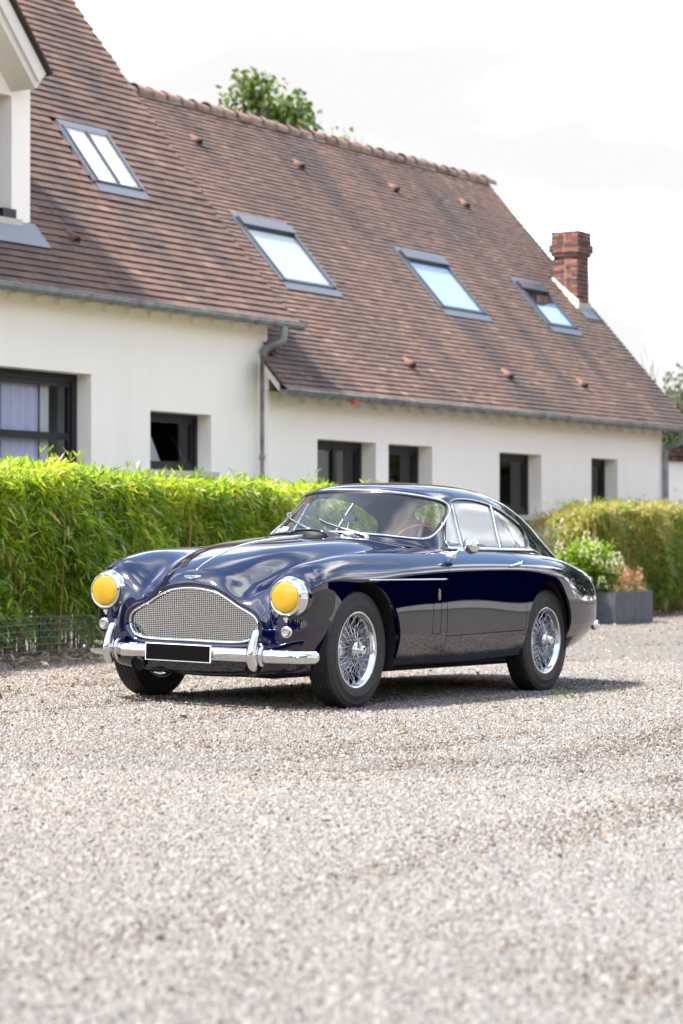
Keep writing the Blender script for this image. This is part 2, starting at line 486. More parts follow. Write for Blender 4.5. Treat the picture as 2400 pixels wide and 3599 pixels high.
mk_tile('tile_wing', [(0.0, (0.091, 0.053, 0.040)), (0.35, (0.131, 0.074, 0.052)), (0.8, (0.169, 0.100, 0.068)), (1.0, (0.231, 0.157, 0.108))], 0.4)
simple('underlay', (0.025, 0.018, 0.016), 0.95)
def mk_brick():
    t = NT('brick'); oi = t.n('ShaderNodeObjectInfo'); p = t.n('ShaderNodeNewGeometry').outputs['Position']
    fn = t.noise(30, 5, 0.7, p); bl = t.noise(3, 3, 0.5, p)
    c = t.ramp(oi.outputs['Random'], [(0.0, (0.042, 0.021, 0.023)), (0.35, (0.096, 0.033, 0.026)), (0.7, (0.162, 0.051, 0.030)), (1.0, (0.216, 0.081, 0.045))])
    c = t.mix(t.n('ShaderNodeMapRange', {0: t.math('ADD', t.math('MULTIPLY', fn, 0.6), t.math('MULTIPLY', bl, 0.4)), 1: 0.45, 2: 0.7, 3: 0.0, 4: 0.75}).outputs[0], c, (0.021, 0.014, 0.014))
    t.bsdf(Base_Color=c, Roughness=0.9, Normal=t.bump(fn, 0.5, 0.01)); MATS['brick'] = t.m
mk_brick()

def mk_ground():
    t = NT('gravel_ground'); p = t.obj()
    v = t.n('ShaderNodeTexVoronoi', {'Scale': 62.0, 'Randomness': 1.0}); t.l(p, v.inputs['Vector'])
    v2 = t.n('ShaderNodeTexVoronoi', {'Scale': 140.0}); t.l(p, v2.inputs['Vector'])
    sep = t.n('ShaderNodeSeparateColor', {0: v.outputs['Color']})
    c = t.ramp(sep.outputs[0], [(0.0, (0.062, 0.050, 0.041)), (0.3, (0.117, 0.102, 0.085)), (0.7, (0.155, 0.139, 0.119)), (1.0, (0.204, 0.188, 0.167))])
    big = t.noise(0.55, 6, 0.6, p); mid = t.noise(3.2, 6, 0.68, p)
    mp = t.n('ShaderNodeMapping', {'Scale': (0.35, 1.0, 1.0), 'Rotation': (0, 0, 0.05)}); t.l(p, mp.inputs['Vector'])
    trk = t.noise(1.3, 5, 0.6, mp.outputs[0])
    c = t.mix(t.n('ShaderNodeMapRange', {0: trk, 1: 0.56, 2: 0.70, 3: 0.0, 4: 0.35}).outputs[0], c, (0.059, 0.045, 0.034))
    c = t.mix(t.n('ShaderNodeMapRange', {0: mid, 1: 0.60, 2: 0.72, 3: 0.0, 4: 0.45}).outputs[0], c, (0.062, 0.042, 0.027))
    h = t.math('SUBTRACT', t.math('MULTIPLY', t.math('SUBTRACT', 1.0, v.outputs['Distance']), 0.7), t.math('MULTIPLY', v2.outputs['Distance'], 0.4))
    t.bsdf(Base_Color=c, Roughness=0.92, Normal=t.bump(h, 0.9, 0.016)); MATS['gravel_ground'] = t.m
mk_ground()
def mk_stone():
    t = NT('pebble'); a = t.n('ShaderNodeAttribute', attribute_name='hue', attribute_type='INSTANCER'); o = t.obj()
    n = t.noise(1.4, 3, 0.6, o)
    c = t.mix(t.n('ShaderNodeMapRange', {0: n, 1: 0.4, 2: 0.7, 3: 0.0, 4: 0.35}).outputs[0], a.outputs['Color'], (0.17, 0.14, 0.115))
    t.bsdf(Base_Color=c, Roughness=0.85); MATS['pebble'] = t.m
mk_stone()

def mk_leaf(name, stops, trans=0.42, gloss=0.4):
    t = NT(name); a = t.attr('tint')
    c = t.ramp(a.outputs['Fac'], stops)
    b = t.n('ShaderNodeBsdfPrincipled', {'Roughness': gloss}); t.l(c, b.inputs['Base Color'])
    b.inputs['Specular IOR Level'].default_value = 0.35
    tl = t.n('ShaderNodeBsdfTranslucent'); t.l(t.mix(1.0, c, (1.9, 1.8, 0.7), 'MULTIPLY'), tl.inputs['Color'])
    m = t.n('ShaderNodeMixShader', {0: trans}); t.l(b.outputs[0], m.inputs[1]); t.l(tl.outputs[0], m.inputs[2])
    t.l(m.outputs[0], t.out.inputs[0]); MATS[name] = t.m
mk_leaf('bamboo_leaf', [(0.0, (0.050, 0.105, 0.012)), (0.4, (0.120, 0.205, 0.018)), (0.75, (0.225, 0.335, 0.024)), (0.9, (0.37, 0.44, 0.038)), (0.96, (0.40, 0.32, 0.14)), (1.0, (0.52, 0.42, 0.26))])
mk_leaf('bamboo_dry', [(0.0, (0.05, 0.10, 0.014)), (0.4, (0.115, 0.19, 0.022)), (0.7, (0.20, 0.28, 0.032)), (0.88, (0.30, 0.25, 0.09)), (1.0, (0.40, 0.28, 0.16))])
mk_leaf('shrub_leaf', [(0.0, (0.05, 0.10, 0.012)), (0.5, (0.13, 0.21, 0.02)), (1.0, (0.24, 0.32, 0.04))])
mk_leaf('maple_leaf', [(0.0, (0.022, 0.050, 0.012)), (0.5, (0.055, 0.100, 0.018)), (0.9, (0.12, 0.15, 0.03)), (1.0, (0.24, 0.17, 0.05))], 0.3)
mk_leaf('tree_leaf', [(0.0, (0.020, 0.036, 0.012)), (0.6, (0.055, 0.080, 0.026)), (1.0, (0.10, 0.12, 0.045))], 0.25)
mk_leaf('flower', [(0.0, (0.34, 0.38, 0.18)), (1.0, (0.58, 0.56, 0.46))], 0.3)
mk_leaf('heather', [(0.0, (0.16, 0.17, 0.045)), (0.5, (0.27, 0.17, 0.10)), (1.0, (0.36, 0.13, 0.06))], 0.2)
mk_leaf('litter', [(0.0, (0.10, 0.07, 0.045)), (0.5, (0.24, 0.18, 0.12)), (1.0, (0.45, 0.38, 0.28))], 0.1, 0.8)
mk_leaf('grass_blade', [(0.0, (0.05, 0.085, 0.015)), (1.0, (0.14, 0.18, 0.04))], 0.3)
simple('cane', (0.36, 0.16, 0.04), 0.5)
simple('cane_green', (0.16, 0.15, 0.03), 0.5)
simple('bark', (0.085, 0.07, 0.055), 0.95)
simple('wire', (0.20, 0.21, 0.23), 0.5, 0.4)
def mk_planter():
    t = NT('planter_zinc'); p = t.obj(); n = t.noise(4, 6, 0.65, p)
    c = t.ramp(n, [(0.3, (0.055, 0.06, 0.07)), (0.7, (0.11, 0.115, 0.13))])
    t.bsdf(Base_Color=c, Roughness=0.6, Metallic=0.2); MATS['planter_zinc'] = t.m
mk_planter()
simple('soil', (0.05, 0.035, 0.025), 0.95)
simple('barn_pale', (0.55, 0.54, 0.52), 0.85)
simple('barn_dark', (0.008, 0.009, 0.010), 1.0, IOR=1.05)
simple('barn_roof', (0.20, 0.16, 0.14), 0.85)
simple('lawn', (0.07, 0.10, 0.025), 0.95)
simple('path', (0.45, 0.42, 0.38), 0.9)

# ------------------------------------------------------------------ the car (local frame: x to the tail, y to its right side, z up, origin on the ground under the front axle)
car = empty('vintage_coupe', (0, 0, 0), 'glossy dark navy vintage fastback coupe with yellow headlights and wire wheels', 'car')
car.matrix_world = Matrix([list(r) + [0] for r in RWC] + [[0, 0, 0, 1]])

BODY = np.array([
 [(-.600,0,.678),(-.599,.10,.669),(-.597,.185,.649),(-.594,.25,.617),(-.590,.31,.582),(-.586,.37,.555),(-.583,.415,.531),(-.581,.437,.505),(-.580,.442,.47),(-.581,.431,.432),(-.584,.40,.398),(-.594,.25,.376),(-.60,0,.377)],
 [(-.628,0,.706),(-.626,.105,.698),(-.620,.20,.677),(-.609,.272,.642),(-.602,.327,.609),(-.600,.387,.584),(-.602,.437,.556),(-.604,.465,.517),(-.604,.470,.468),(-.604,.458,.420),(-.606,.415,.376),(-.618,.25,.352),(-.625,0,.350)],
 [(-.602,0,.752),(-.598,.12,.744),(-.578,.222,.717),(-.548,.30,.677),(-.546,.37,.652),(-.560,.44,.650),(-.575,.495,.60),(-.583,.515,.54),(-.588,.52,.47),(-.59,.515,.41),(-.590,.47,.35),(-.600,.26,.322),(-.606,0,.318)],
 [(-.548,0,.793),(-.543,.135,.784),(-.515,.245,.755),(-.484,.325,.708),(-.48,.41,.708),(-.525,.545,.758),(-.575,.625,.645),(-.583,.620,.56),(-.583,.622,.47),(-.578,.62,.39),(-.572,.55,.31),(-.580,.28,.275),(-.585,0,.270)],
 [(-.42,0,.846),(-.415,.15,.838),(-.395,.268,.808),(-.375,.352,.748),(-.375,.44,.758),(-.43,.61,.826),(-.50,.735,.715),(-.52,.722,.60),(-.53,.708,.49),(-.525,.692,.39),(-.500,.62,.265),(-.525,.30,.195),(-.53,0,.185)],
 [(-.25,0,.896),(-.25,.165,.889),(-.24,.288,.862),(-.23,.388,.800),(-.235,.475,.808),(-.28,.635,.858),(-.35,.762,.775),(-.38,.774,.65),(-.39,.768,.52),(-.385,.752,.40),(-.36,.68,.245),(-.38,.32,.175),(-.39,0,.168)],
 [(-.05,0,.937),(-.05,.175,.931),(-.05,.305,.907),(-.05,.42,.848),(-.05,.50,.852),(-.07,.65,.888),(-.10,.768,.812),(-.12,.803,.68),(-.12,.809,.54),(-.12,.80,.40),(-.1,.74,.25),(-.1,.35,.18),(-.1,0,.175)],
 [(.2,0,.966),(.2,.185,.960),(.2,.325,.938),(.2,.455,.886),(.2,.535,.884),(.2,.665,.902),(.2,.774,.826),(.2,.815,.71),(.2,.822,.53),(.2,.812,.37),(.2,.76,.255),(.2,.36,.19),(.2,0,.185)],
 [(.5,0,.990),(.5,.19,.985),(.5,.345,.967),(.5,.49,.925),(.5,.57,.913),(.5,.68,.909),(.5,.791,.828),(.5,.818,.71),(.5,.822,.54),(.5,.813,.39),(.5,.775,.27),(.5,.40,.2),(.5,0,.195)],
 [(.8,0,1.003),(.8,.20,.998),(.8,.365,.982),(.8,.52,.950),(.8,.60,.933),(.8,.69,.914),(.8,.793,.836),(.8,.816,.72),(.8,.819,.54),(.8,.810,.39),(.8,.772,.27),(.8,.4,.2),(.8,0,.2)],
 [(1.1,0,.985),(1.1,.2,.982),(1.1,.38,.972),(1.1,.54,.954),(1.1,.62,.940),(1.1,.70,.916),(1.1,.794,.842),(1.1,.814,.725),(1.1,.8165,.54),(1.1,.8075,.39),(1.1,.77,.27),(1.1,.4,.2),(1.1,0,.2)],
 [(1.6,0,.945),(1.6,.2,.945),(1.6,.4,.945),(1.6,.55,.943),(1.6,.635,.937),(1.6,.708,.917),(1.6,.794,.846),(1.6,.812,.73),(1.6,.8145,.54),(1.6,.8055,.39),(1.6,.768,.27),(1.6,.4,.2),(1.6,0,.2)],
 [(2.1,0,.935),(2.1,.2,.935),(2.1,.4,.935),(2.1,.55,.935),(2.1,.635,.932),(2.1,.71,.914),(2.1,.799,.848),(2.1,.821,.74),(2.1,.824,.54),(2.1,.815,.40),(2.1,.77,.28),(2.1,.4,.2),(2.1,0,.2)],
 [(2.5,0,.925),(2.5,.2,.925),(2.5,.4,.923),(2.5,.54,.922),(2.5,.625,.918),(2.5,.705,.902),(2.5,.797,.836),(2.5,.827,.72),(2.5,.83,.58),(2.5,.815,.42),(2.5,.75,.28),(2.5,.4,.21),(2.5,0,.21)],
 [(2.85,0,.91),(2.85,.2,.908),(2.85,.38,.903),(2.85,.52,.900),(2.85,.61,.897),(2.85,.69,.878),(2.85,.775,.815),(2.85,.812,.70),(2.85,.818,.56),(2.85,.80,.42),(2.85,.735,.30),(2.85,.4,.23),(2.85,0,.23)],
 [(3.15,0,.868),(3.15,.2,.865),(3.15,.36,.862),(3.15,.49,.860),(3.15,.575,.857),(3.15,.655,.838),(3.15,.738,.765),(3.15,.776,.66),(3.15,.782,.55),(3.15,.765,.42),(3.15,.69,.32),(3.15,.38,.26),(3.15,0,.26)],
 [(3.40,0,.825),(3.40,.19,.823),(3.40,.34,.822),(3.40,.46,.822),(3.40,.54,.820),(3.40,.612,.800),(3.40,.68,.725),(3.40,.712,.63),(3.40,.716,.535),(3.40,.70,.43),(3.40,.63,.35),(3.40,.34,.30),(3.40,0,.30)],
 [(3.545,0,.765),(3.545,.17,.764),(3.545,.31,.763),(3.545,.42,.763),(3.545,.50,.761),(3.545,.56,.742),(3.54,.61,.685),(3.535,.635,.61),(3.53,.64,.53),(3.52,.625,.45),(3.50,.56,.385),(3.49,.3,.345),(3.49,0,.345)],
 [(3.60,0,.66),(3.60,.14,.66),(3.60,.26,.66),(3.60,.36,.66),(3.60,.42,.66),(3.60,.46,.65),(3.60,.50,.62),(3.60,.52,.58),(3.595,.52,.53),(3.585,.50,.48),(3.57,.44,.44),(3.56,.22,.42),(3.56,0,.42)],
 [(3.61,0,.57),(3.61,.05,.57),(3.61,.10,.57),(3.61,.14,.57),(3.61,.17,.57),(3.61,.19,.565),(3.61,.20,.56),(3.61,.21,.55),(3.61,.21,.54),(3.61,.20,.53),(3.61,.17,.52),(3.61,.09,.515),(3.61,0,.515)],
], float)
mid_ = BODY[:, 10]*.78 + BODY[:, 11]*.22; mid_[:, 2] = BODY[:, 11, 2] + .30*(BODY[:, 10, 2] - BODY[:, 11, 2])
BODY = np.insert(BODY, 11, mid_, axis=1)
SB = bspline_eval(bspline_net(BODY), 14, 12)
SB[:, 0, 1] = 0; SB[:, -1, 1] = 0
NB = grid_normals(SB); NB[:, 0, 1] = 0; NB[:, -1, 1] = 0
NB /= np.linalg.norm(NB, axis=2)[..., None] + 1e-12
nuB, nvB = SB.shape[:2]
HB = np.concatenate([SB, NB], 2).reshape(-1, 6); TB = grid_tris(nuB, nvB)
LAST_OPEN = SB[-1]

def side_y(x, z):
    """half width of the flank at (x, z)"""
    m = (HB[:, 4] > 0.35)
    q = HB[m]; i = np.argmin((q[:, 0]-x)**2 + (q[:, 2]-z)**2); v = q[i]
    return v[1] - (v[3]*(x-v[0]) + v[5]*(z-v[2])) / v[4], v[3:6]
def top_z(x, y):
    m = (HB[:, 5] > 0.3); q = HB[m]; i = np.argmin((q[:, 0]-x)**2 + (q[:, 1]-abs(y))**2); v = q[i]
    return v[2] - (v[3]*(x-v[0]) + v[4]*(abs(y)-v[1])) / v[5], v[3:6]

def both(V, T):
    """half panel -> whole panel"""
    W = V * np.array([1, -1, 1, 1, -1, 1]); n = len(V)
    return np.concatenate([V, W]), np.concatenate([T, T[:, ::-1] + n])
def mirror(V, T): return V * np.array([1, -1, 1, 1, -1, 1]), T[:, ::-1]
def hem(V, T, depth=0.014):
    """turn the free edges inwards so that the sheet has thickness"""
    e = boundary_edges(T)
    e = e[~((np.abs(V[e[:, 0], 1]) < 1e-4) & (np.abs(V[e[:, 1], 1]) < 1e-4))]
    if not len(e): return V, T
    A, B = V[e[:, 0]], V[e[:, 1]]
    d = B[:, :3] - A[:, :3]; nn = np.cross(d, A[:, 3:]); nn /= np.linalg.norm(nn, axis=1)[:, None] + 1e-12
    k = len(e); n = len(V)
    R = np.concatenate([np.c_[A[:, :3], nn], np.c_[B[:, :3], nn], np.c_[B[:, :3] - B[:, 3:]*depth, nn], np.c_[A[:, :3] - A[:, 3:]*depth, nn]])
    i = n + np.arange(k)
    return np.concatenate([V, R]), np.concatenate([T, np.stack([i+k, i, i+3*k], 1), np.stack([i+k, i+3*k, i+2*k], 1)])
def panel(name, V, T, mat, parent=car, **k):
    return part(name, V[:, :3], T, mat, parent, True, V[:, 3:], **k)

def fl_arch(V):
    y = np.abs(V[:, 1])
    a = np.hypot((V[:, 0] - 0.018), (V[:, 2] - 0.352)) - 0.385
    a2 = np.hypot((V[:, 0] - 2.44) * 1.0, (V[:, 2] - 0.395)) - 0.345
    low = poly_sdf(V[:, [0, 2]], [(-.367, .36), (-.36, .0), (.44, .0), (.403, .36)])
    low2 = poly_sdf(V[:, [0, 2]], [(2.097, .40), (2.12, .0), (2.72, .0), (2.783, .40)])
    return np.maximum(np.minimum(np.minimum(a, a2), np.minimum(low, low2)), 0.46 - y)
CABIN = [(1.0, -.01), (1.03, .30), (1.12, .47), (1.25, .585), (1.6, .60), (2.5, .59), (2.75, .5), (2.95, .3), (3.0, -.01)]
def fl_cabin(V): return np.maximum(poly_sdf(V[:, :2] * [1, 1], CABIN), 0.80 - V[:, 2])
BON = [(-1.2, -.3), (.06, -.3), (.06, .741), (.982, .751), (1.0, .80), (1.03, .90), (1.09, 1.2), (-1.2, 1.2)]
def fl_bonnet(V): return np.maximum(poly_sdf(V[:, [0, 2]], BON), V[:, 0] - (0.76 + 0.85 * V[:, 1]**2))
DOOR = [(1.09, .985), (1.031, .90), (1.001, .80), (.983, .71), (.985, .55), (.989, .402), (2.072, .42), (2.088, .80), (2.078, .86), (2.045, .905), (1.95, .985)]
def fl_door(V): return np.maximum(poly_sdf(V[:, [0, 2]], DOOR), 0.60 - np.abs(V[:, 1]))
WING = [(.2, -.3), (.99, -.3), (.988, .402), (.984, .55), (.982, .70), (.982, .750), (.06, .7405), (.06, .3)]
def fl_wing(V): return np.maximum(poly_sdf(V[:, [0, 2]], WING), 0.60 - np.abs(V[:, 1]))
VENT = [(.805, .424), (.898, .424), (.899, .608), (.808, .608)]
def fl_vent(V): return np.maximum(poly_sdf(V[:, [0, 2]], VENT) - 0.006, 0.60 - np.abs(V[:, 1]))
FILL = [(2.84, .80), (2.97, .775), (2.985, .9), (2.84, .9)]
def fl_fill(V): return np.maximum(poly_sdf(V[:, [0, 2]], FILL), 0.60 - np.abs(V[:, 1]))

V, T = clip_mesh(HB, TB, -fl_arch(HB))
V, T = clip_mesh(V, T, -fl_cabin(V))
# dark inner skin that closes the shut lines
lv, lt = both(V, T)
part('inner_skin', lv[:, :3] - lv[:, 3:] * 0.016, lt, 'liner', car)
G = 0.0024
rest_V, rest_T = V, T
pieces = {}
for nm, fn in (('bonnet', fl_bonnet), ('door', fl_door), ('wing_panel', fl_wing)):
    pieces[nm] = clip_mesh(V, T, fn(V) + G)
    rest_V, rest_T = clip_mesh(rest_V, rest_T, -fn(rest_V) + G)
wv, wtt = pieces['wing_panel']
pieces['side_vent'] = clip_mesh(wv, wtt, fl_vent(wv) + G)
pieces['wing_panel'] = clip_mesh(wv, wtt, -fl_vent(wv) + G)
pieces['fuel_flap'] = clip_mesh(rest_V, rest_T, fl_fill(rest_V) + G * 0.6)
rest_V, rest_T = clip_mesh(rest_V, rest_T, -fl_fill(rest_V) + G * 0.6)
v, t = both(rest_V, rest_T); body = panel('body', *hem(v, t), 'paint')
v, t = both(*pieces['bonnet']); bonnet = panel('bonnet', *hem(v, t), 'paint')
doors = []
for s in (0, 1):
    f = (lambda a: mirror(*a)) if s == 0 else (lambda a: a)
    doors.append(panel('door', *hem(*f(pieces['door'])), 'paint'))
    w = panel('wing_panel', *hem(*f(pieces['wing_panel'])), 'paint')
    panel('side_vent', *hem(*f(pieces['side_vent'])), 'paint', w)
    panel('fuel_flap', *hem(*f(pieces['fuel_flap'])), 'paint', body)
# tail cap
cap = np.concatenate([LAST_OPEN, LAST_OPEN[::-1] * [1, -1, 1]])
part('tail_cap', cap, [tuple(range(len(cap)))], 'paint', body, False)

# wheel wells
def well(cx, cz, r, name='wheel_well'):
    for s in (-1, 1):
        a = np.linspace(-0.35, np.pi + 0.35, 24)
        ring = np.stack([cx + r*np.cos(a), np.zeros(24), cz + r*np.sin(a)], 1)
        o = ring + [0, s*.775, 0]; i = ring + [0, s*.42, 0]
        Vw = np.concatenate([o, i]); Fw = [(k, k+1, 25+k, 24+k) for k in range(23)] + [tuple(range(24, 48))]
        part(name, Vw, Fw, 'under_black', car, False)
well(0.018, 0.352, 0.40); well(2.44, 0.395, 0.36)

# ---- greenhouse
GH = np.array([
 [(.82,0,.93),(.84,.2,.93),(.90,.38,.92),(.99,.51,.90),(1.05,.575,.89),(1.08,.605,.88),(1.10,.63,.87),(1.13,.668,.86)],
 [(.855,0,1.003),(.875,.2,1.0),(.935,.38,.988),(1.025,.51,.970),(1.085,.575,.952),(1.115,.605,.938),(1.135,.632,.925),(1.155,.672,.905)],
 [(.965,0,1.110),(.985,.195,1.105),(1.045,.37,1.090),(1.125,.495,1.066),(1.185,.562,1.040),(1.22,.600,1.012),(1.24,.634,.972),(1.255,.672,.908)],
 [(1.085,0,1.208),(1.10,.19,1.203),(1.155,.355,1.186),(1.23,.477,1.158),(1.285,.546,1.120),(1.315,.592,1.06),(1.33,.636,.985),(1.345,.673,.908)],
 [(1.215,0,1.302),(1.23,.185,1.296),(1.275,.345,1.276),(1.34,.464,1.242),(1.39,.535,1.185),(1.415,.588,1.09),(1.43,.637,.99),(1.445,.674,.908)],
 [(1.335,0,1.338),(1.35,.19,1.332),(1.39,.355,1.312),(1.445,.470,1.273),(1.485,.538,1.198),(1.505,.590,1.09),(1.515,.638,.99),(1.525,.675,.908)],
 [(1.6,0,1.359),(1.6,.20,1.353),(1.6,.37,1.332),(1.6,.482,1.288),(1.6,.545,1.20),(1.6,.592,1.09),(1.6,.639,.99),(1.6,.675,.908)],
 [(1.85,0,1.365),(1.85,.20,1.359),(1.85,.37,1.337),(1.85,.482,1.288),(1.85,.546,1.20),(1.85,.592,1.09),(1.85,.639,.99),(1.85,.675,.908)],
 [(2.15,0,1.358),(2.15,.20,1.351),(2.15,.37,1.325),(2.15,.478,1.272),(2.15,.54,1.19),(2.15,.588,1.085),(2.15,.636,.99),(2.15,.673,.906)],
 [(2.45,0,1.328),(2.45,.195,1.319),(2.45,.357,1.288),(2.45,.462,1.230),(2.45,.524,1.153),(2.45,.574,1.066),(2.45,.622,.98),(2.45,.665,.90)],
 [(2.70,0,1.280),(2.70,.185,1.268),(2.70,.337,1.232),(2.70,.438,1.174),(2.70,.498,1.105),(2.70,.548,1.033),(2.70,.60,.96),(2.70,.655,.882)],
 [(2.95,0,1.207),(2.95,.17,1.193),(2.95,.312,1.153),(2.95,.408,1.097),(2.95,.468,1.036),(2.95,.52,.98),(2.95,.575,.92),(2.95,.64,.852)],
 [(3.20,0,1.098),(3.20,.15,1.084),(3.20,.282,1.045),(3.20,.373,.995),(3.20,.433,.945),(3.20,.485,.90),(3.20,.54,.86),(3.20,.61,.81)],
 [(3.45,0,.950),(3.45,.14,.936),(3.45,.262,.902),(3.45,.352,.862),(3.45,.412,.826),(3.45,.462,.80),(3.45,.51,.775),(3.45,.57,.74)],
 [(3.58,0,.80),(3.58,.13,.79),(3.58,.25,.765),(3.58,.33,.735),(3.58,.38,.71),(3.58,.42,.69),(3.58,.46,.67),(3.58,.50,.64)],
], float)
# the lower edge is free, so the net is simply mirrored at the roof centre and continued past the sill
def net_open(net, it=6):
    P = net.copy()
    def ghost(A):
        A = np.concatenate([2*A[:1]-A[1:2], A, 2*A[-1:]-A[-2:-1]], 0)
        return np.concatenate([A[:, 1:2]*[1, -1, 1], A, 2*A[:, -1:]-A[:, -2:-1]], 1)
    def limit(A):
        Gh = ghost(A); Gh = (Gh[:-2]+4*Gh[1:-1]+Gh[2:])/6; return (Gh[:, :-2]+4*Gh[:, 1:-1]+Gh[:, 2:])/6
    for _ in range(it): P = P + 0.9*(net-limit(P))
    return ghost(P)
SG = bspline_eval(net_open(GH), 16, 18); SG[:, 0, 1] = 0
du = np.gradient(SG, axis=0); dv = np.gradient(SG, axis=1)
NG = np.cross(du, dv); NG[:, 0, 1] = 0; NG /= np.linalg.norm(NG, axis=2)[..., None] + 1e-12
HG = np.concatenate([SG, NG], 2).reshape(-1, 6); TG = grid_tris(*SG.shape[:2])

half_ws = [(0,1.022),(.2,1.019),(.36,1.010),(.47,.999),(.54,.992),(.576,.996),(.588,1.02),(.585,1.06),(.570,1.12),(.548,1.18),(.525,1.222),(.500,1.244),(.45,1.259),(.35,1.276),(.2,1.290),(0,1.295)]
WS = np.array(half_ws + [(-a, b) for a, b in half_ws[-2:0:-1]])
WSP = smooth_poly(WS, 4)
def fl_ws(V): return np.maximum(poly_sdf(V[:, 1:3], WSP), V[:, 0] - 1.55)
SW = smooth_poly([(1.262,.952),(1.285,.99),(1.34,1.06),(1.42,1.145),(1.475,1.205),(1.53,1.240),(1.60,1.256),(1.75,1.262),(1.90,1.257),(2.10,1.232),(2.25,1.197),(2.40,1.148),(2.50,1.103),(2.535,1.068),(2.53,1.03),(2.50,.99),(2.455,.962),(2.41,.950),(2.2,.949),(1.7,.949),(1.30,.949)], 3)
def fl_sw(V): return np.maximum(poly_sdf(V[:, [0, 2]], SW), 0.40 - np.abs(V[:, 1]))
RW = smooth_poly([(0,1.275),(.2,1.268),(.33,1.24),(.40,1.19),(.418,1.12),(.405,1.05),(.37,.985),(.30,.955),(.15,.945),(0,.942),(-.15,.945),(-.30,.955),(-.37,.985),(-.405,1.05),(-.418,1.12),(-.40,1.19),(-.33,1.24),(-.2,1.268)], 3)
def fl_rw(V): return np.maximum(poly_sdf(V[:, 1:3], RW), 2.55 - V[:, 0])
ws = clip_mesh(HG, TG, fl_ws(HG)); sw = clip_mesh(HG, TG, fl_sw(HG)); rw = clip_mesh(HG, TG, fl_rw(HG))
V, T = clip_mesh(HG, TG, -fl_ws(HG)); V, T = clip_mesh(V, T, -fl_sw(V)); V, T = clip_mesh(V, T, -fl_rw(V))
v, t = both(V, T); roof = panel('roof', *hem(v, t, 0.02), 'paint')
k = v.copy(); part('headliner', k[:, :3] - k[:, 3:]*0.022, t[:, ::-1], 'headliner', roof, True, -k[:, 3:])
def inset(V, d): W = V.copy(); W[:, :3] -= V[:, 3:]*d; return W
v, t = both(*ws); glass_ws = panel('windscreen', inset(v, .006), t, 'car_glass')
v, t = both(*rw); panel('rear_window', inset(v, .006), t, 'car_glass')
def loop_of(V, T, off, step=0.03, sm=2):
    lp = max(boundary_loops(T), key=len); P = V[lp]
    W = lap(resample(P[:, :3] + P[:, 3:]*off, step), sm); return W
def weld(V, T):
    key = np.round(V[:, :3], 5); u, ix, inv = np.unique(key, axis=0, return_index=True, return_inverse=True); inv = inv.reshape(-1)
    return V[ix], inv[T]
P = loop_of(*weld(*both(*ws)), 0.003)
P = P + [0, 0, .0]
MB().tube(loop_of(*weld(*both(*ws)), 0.005), 0.0080, 8, True).build('chrome_trim', 'chrome', glass_ws, True)
Pc = P.mean(0); Q = P + (Pc - P)/np.linalg.norm(Pc - P, axis=1)[:, None]*.017
MB().tube(Q, 0.0085, 8, True).build('rubber_seal', 'black_trim', glass_ws, True)
for s in (-1, 1):
    sv, st = sw if s > 0 else mirror(*sw)
    sv = inset(sv, .008)
    z1, z2 = (sv[:, 0] - 1.464) - (sv[:, 2] - .945)*0.28, (sv[:, 0] - 1.997) - (sv[:, 2] - .945)*0.37
    q1 = clip_mesh(sv, st, z1); q2 = clip_mesh(sv, st, np.maximum(-z1, z2)); q3 = clip_mesh(sv, st, -z2)
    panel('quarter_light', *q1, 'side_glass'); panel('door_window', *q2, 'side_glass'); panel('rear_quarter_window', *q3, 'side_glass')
    P = loop_of(sv, st, 0.010)
    wf = MB().tube(P, 0.0058, 8, True).build('window_frame', 'chrome', car, True)
    MB().tube(lap(P, 2), 0.0105, 8, True).build('rubber_seal', 'black_trim', wf, True).location = (0, -s*0.006, 0.002)
    def on_gh(x, z):
        m = HG[:, 4] > 0.3; q = HG[m]; i = np.argmin((q[:, 0]-x)**2 + (q[:, 2]-z)**2); w = q[i]
        y = w[1] - (w[3]*(x-w[0]) + w[5]*(z-w[2]))/w[4]; return np.array([x, s*y, z])
    for x0, kx, ztop in ((1.464, .28, 1.222), (1.997, .37, 1.240)):
        pts = np.array([on_gh(x0 + (z-.945)*kx, z) for z in np.linspace(.945, ztop, 14)])
        MB().tube(pts, 0.0085, 8).build('glazing_bar', 'chrome', wf, True)
        MB().tube(pts + [0.011, 0, 0], 0.008, 6).build('glazing_seal', 'black_trim', wf, True)
    # chrome belt strip
    pts = np.array([(x, s*(side_y(x, .9)[0]*0 + on_gh(x, .940)[1]*s + 0.012), .941 if x < 2.5 else .941-(x-2.5)*.12) for x in np.linspace(1.27, 2.62, 26)])
    MB().tube(pts, 0.0075, 8).build('belt_strip', 'chrome', car, True)
    # vent-window catch
    c = on_gh(1.335, 1.10) + [0, s*.006, 0]
    MB().box(c - [.006, .006, .012], c + [.006, .006, .012]).tube([c, c + [.02, s*.008, -.012]], .003, 6).build('window_catch', 'chrome', car)

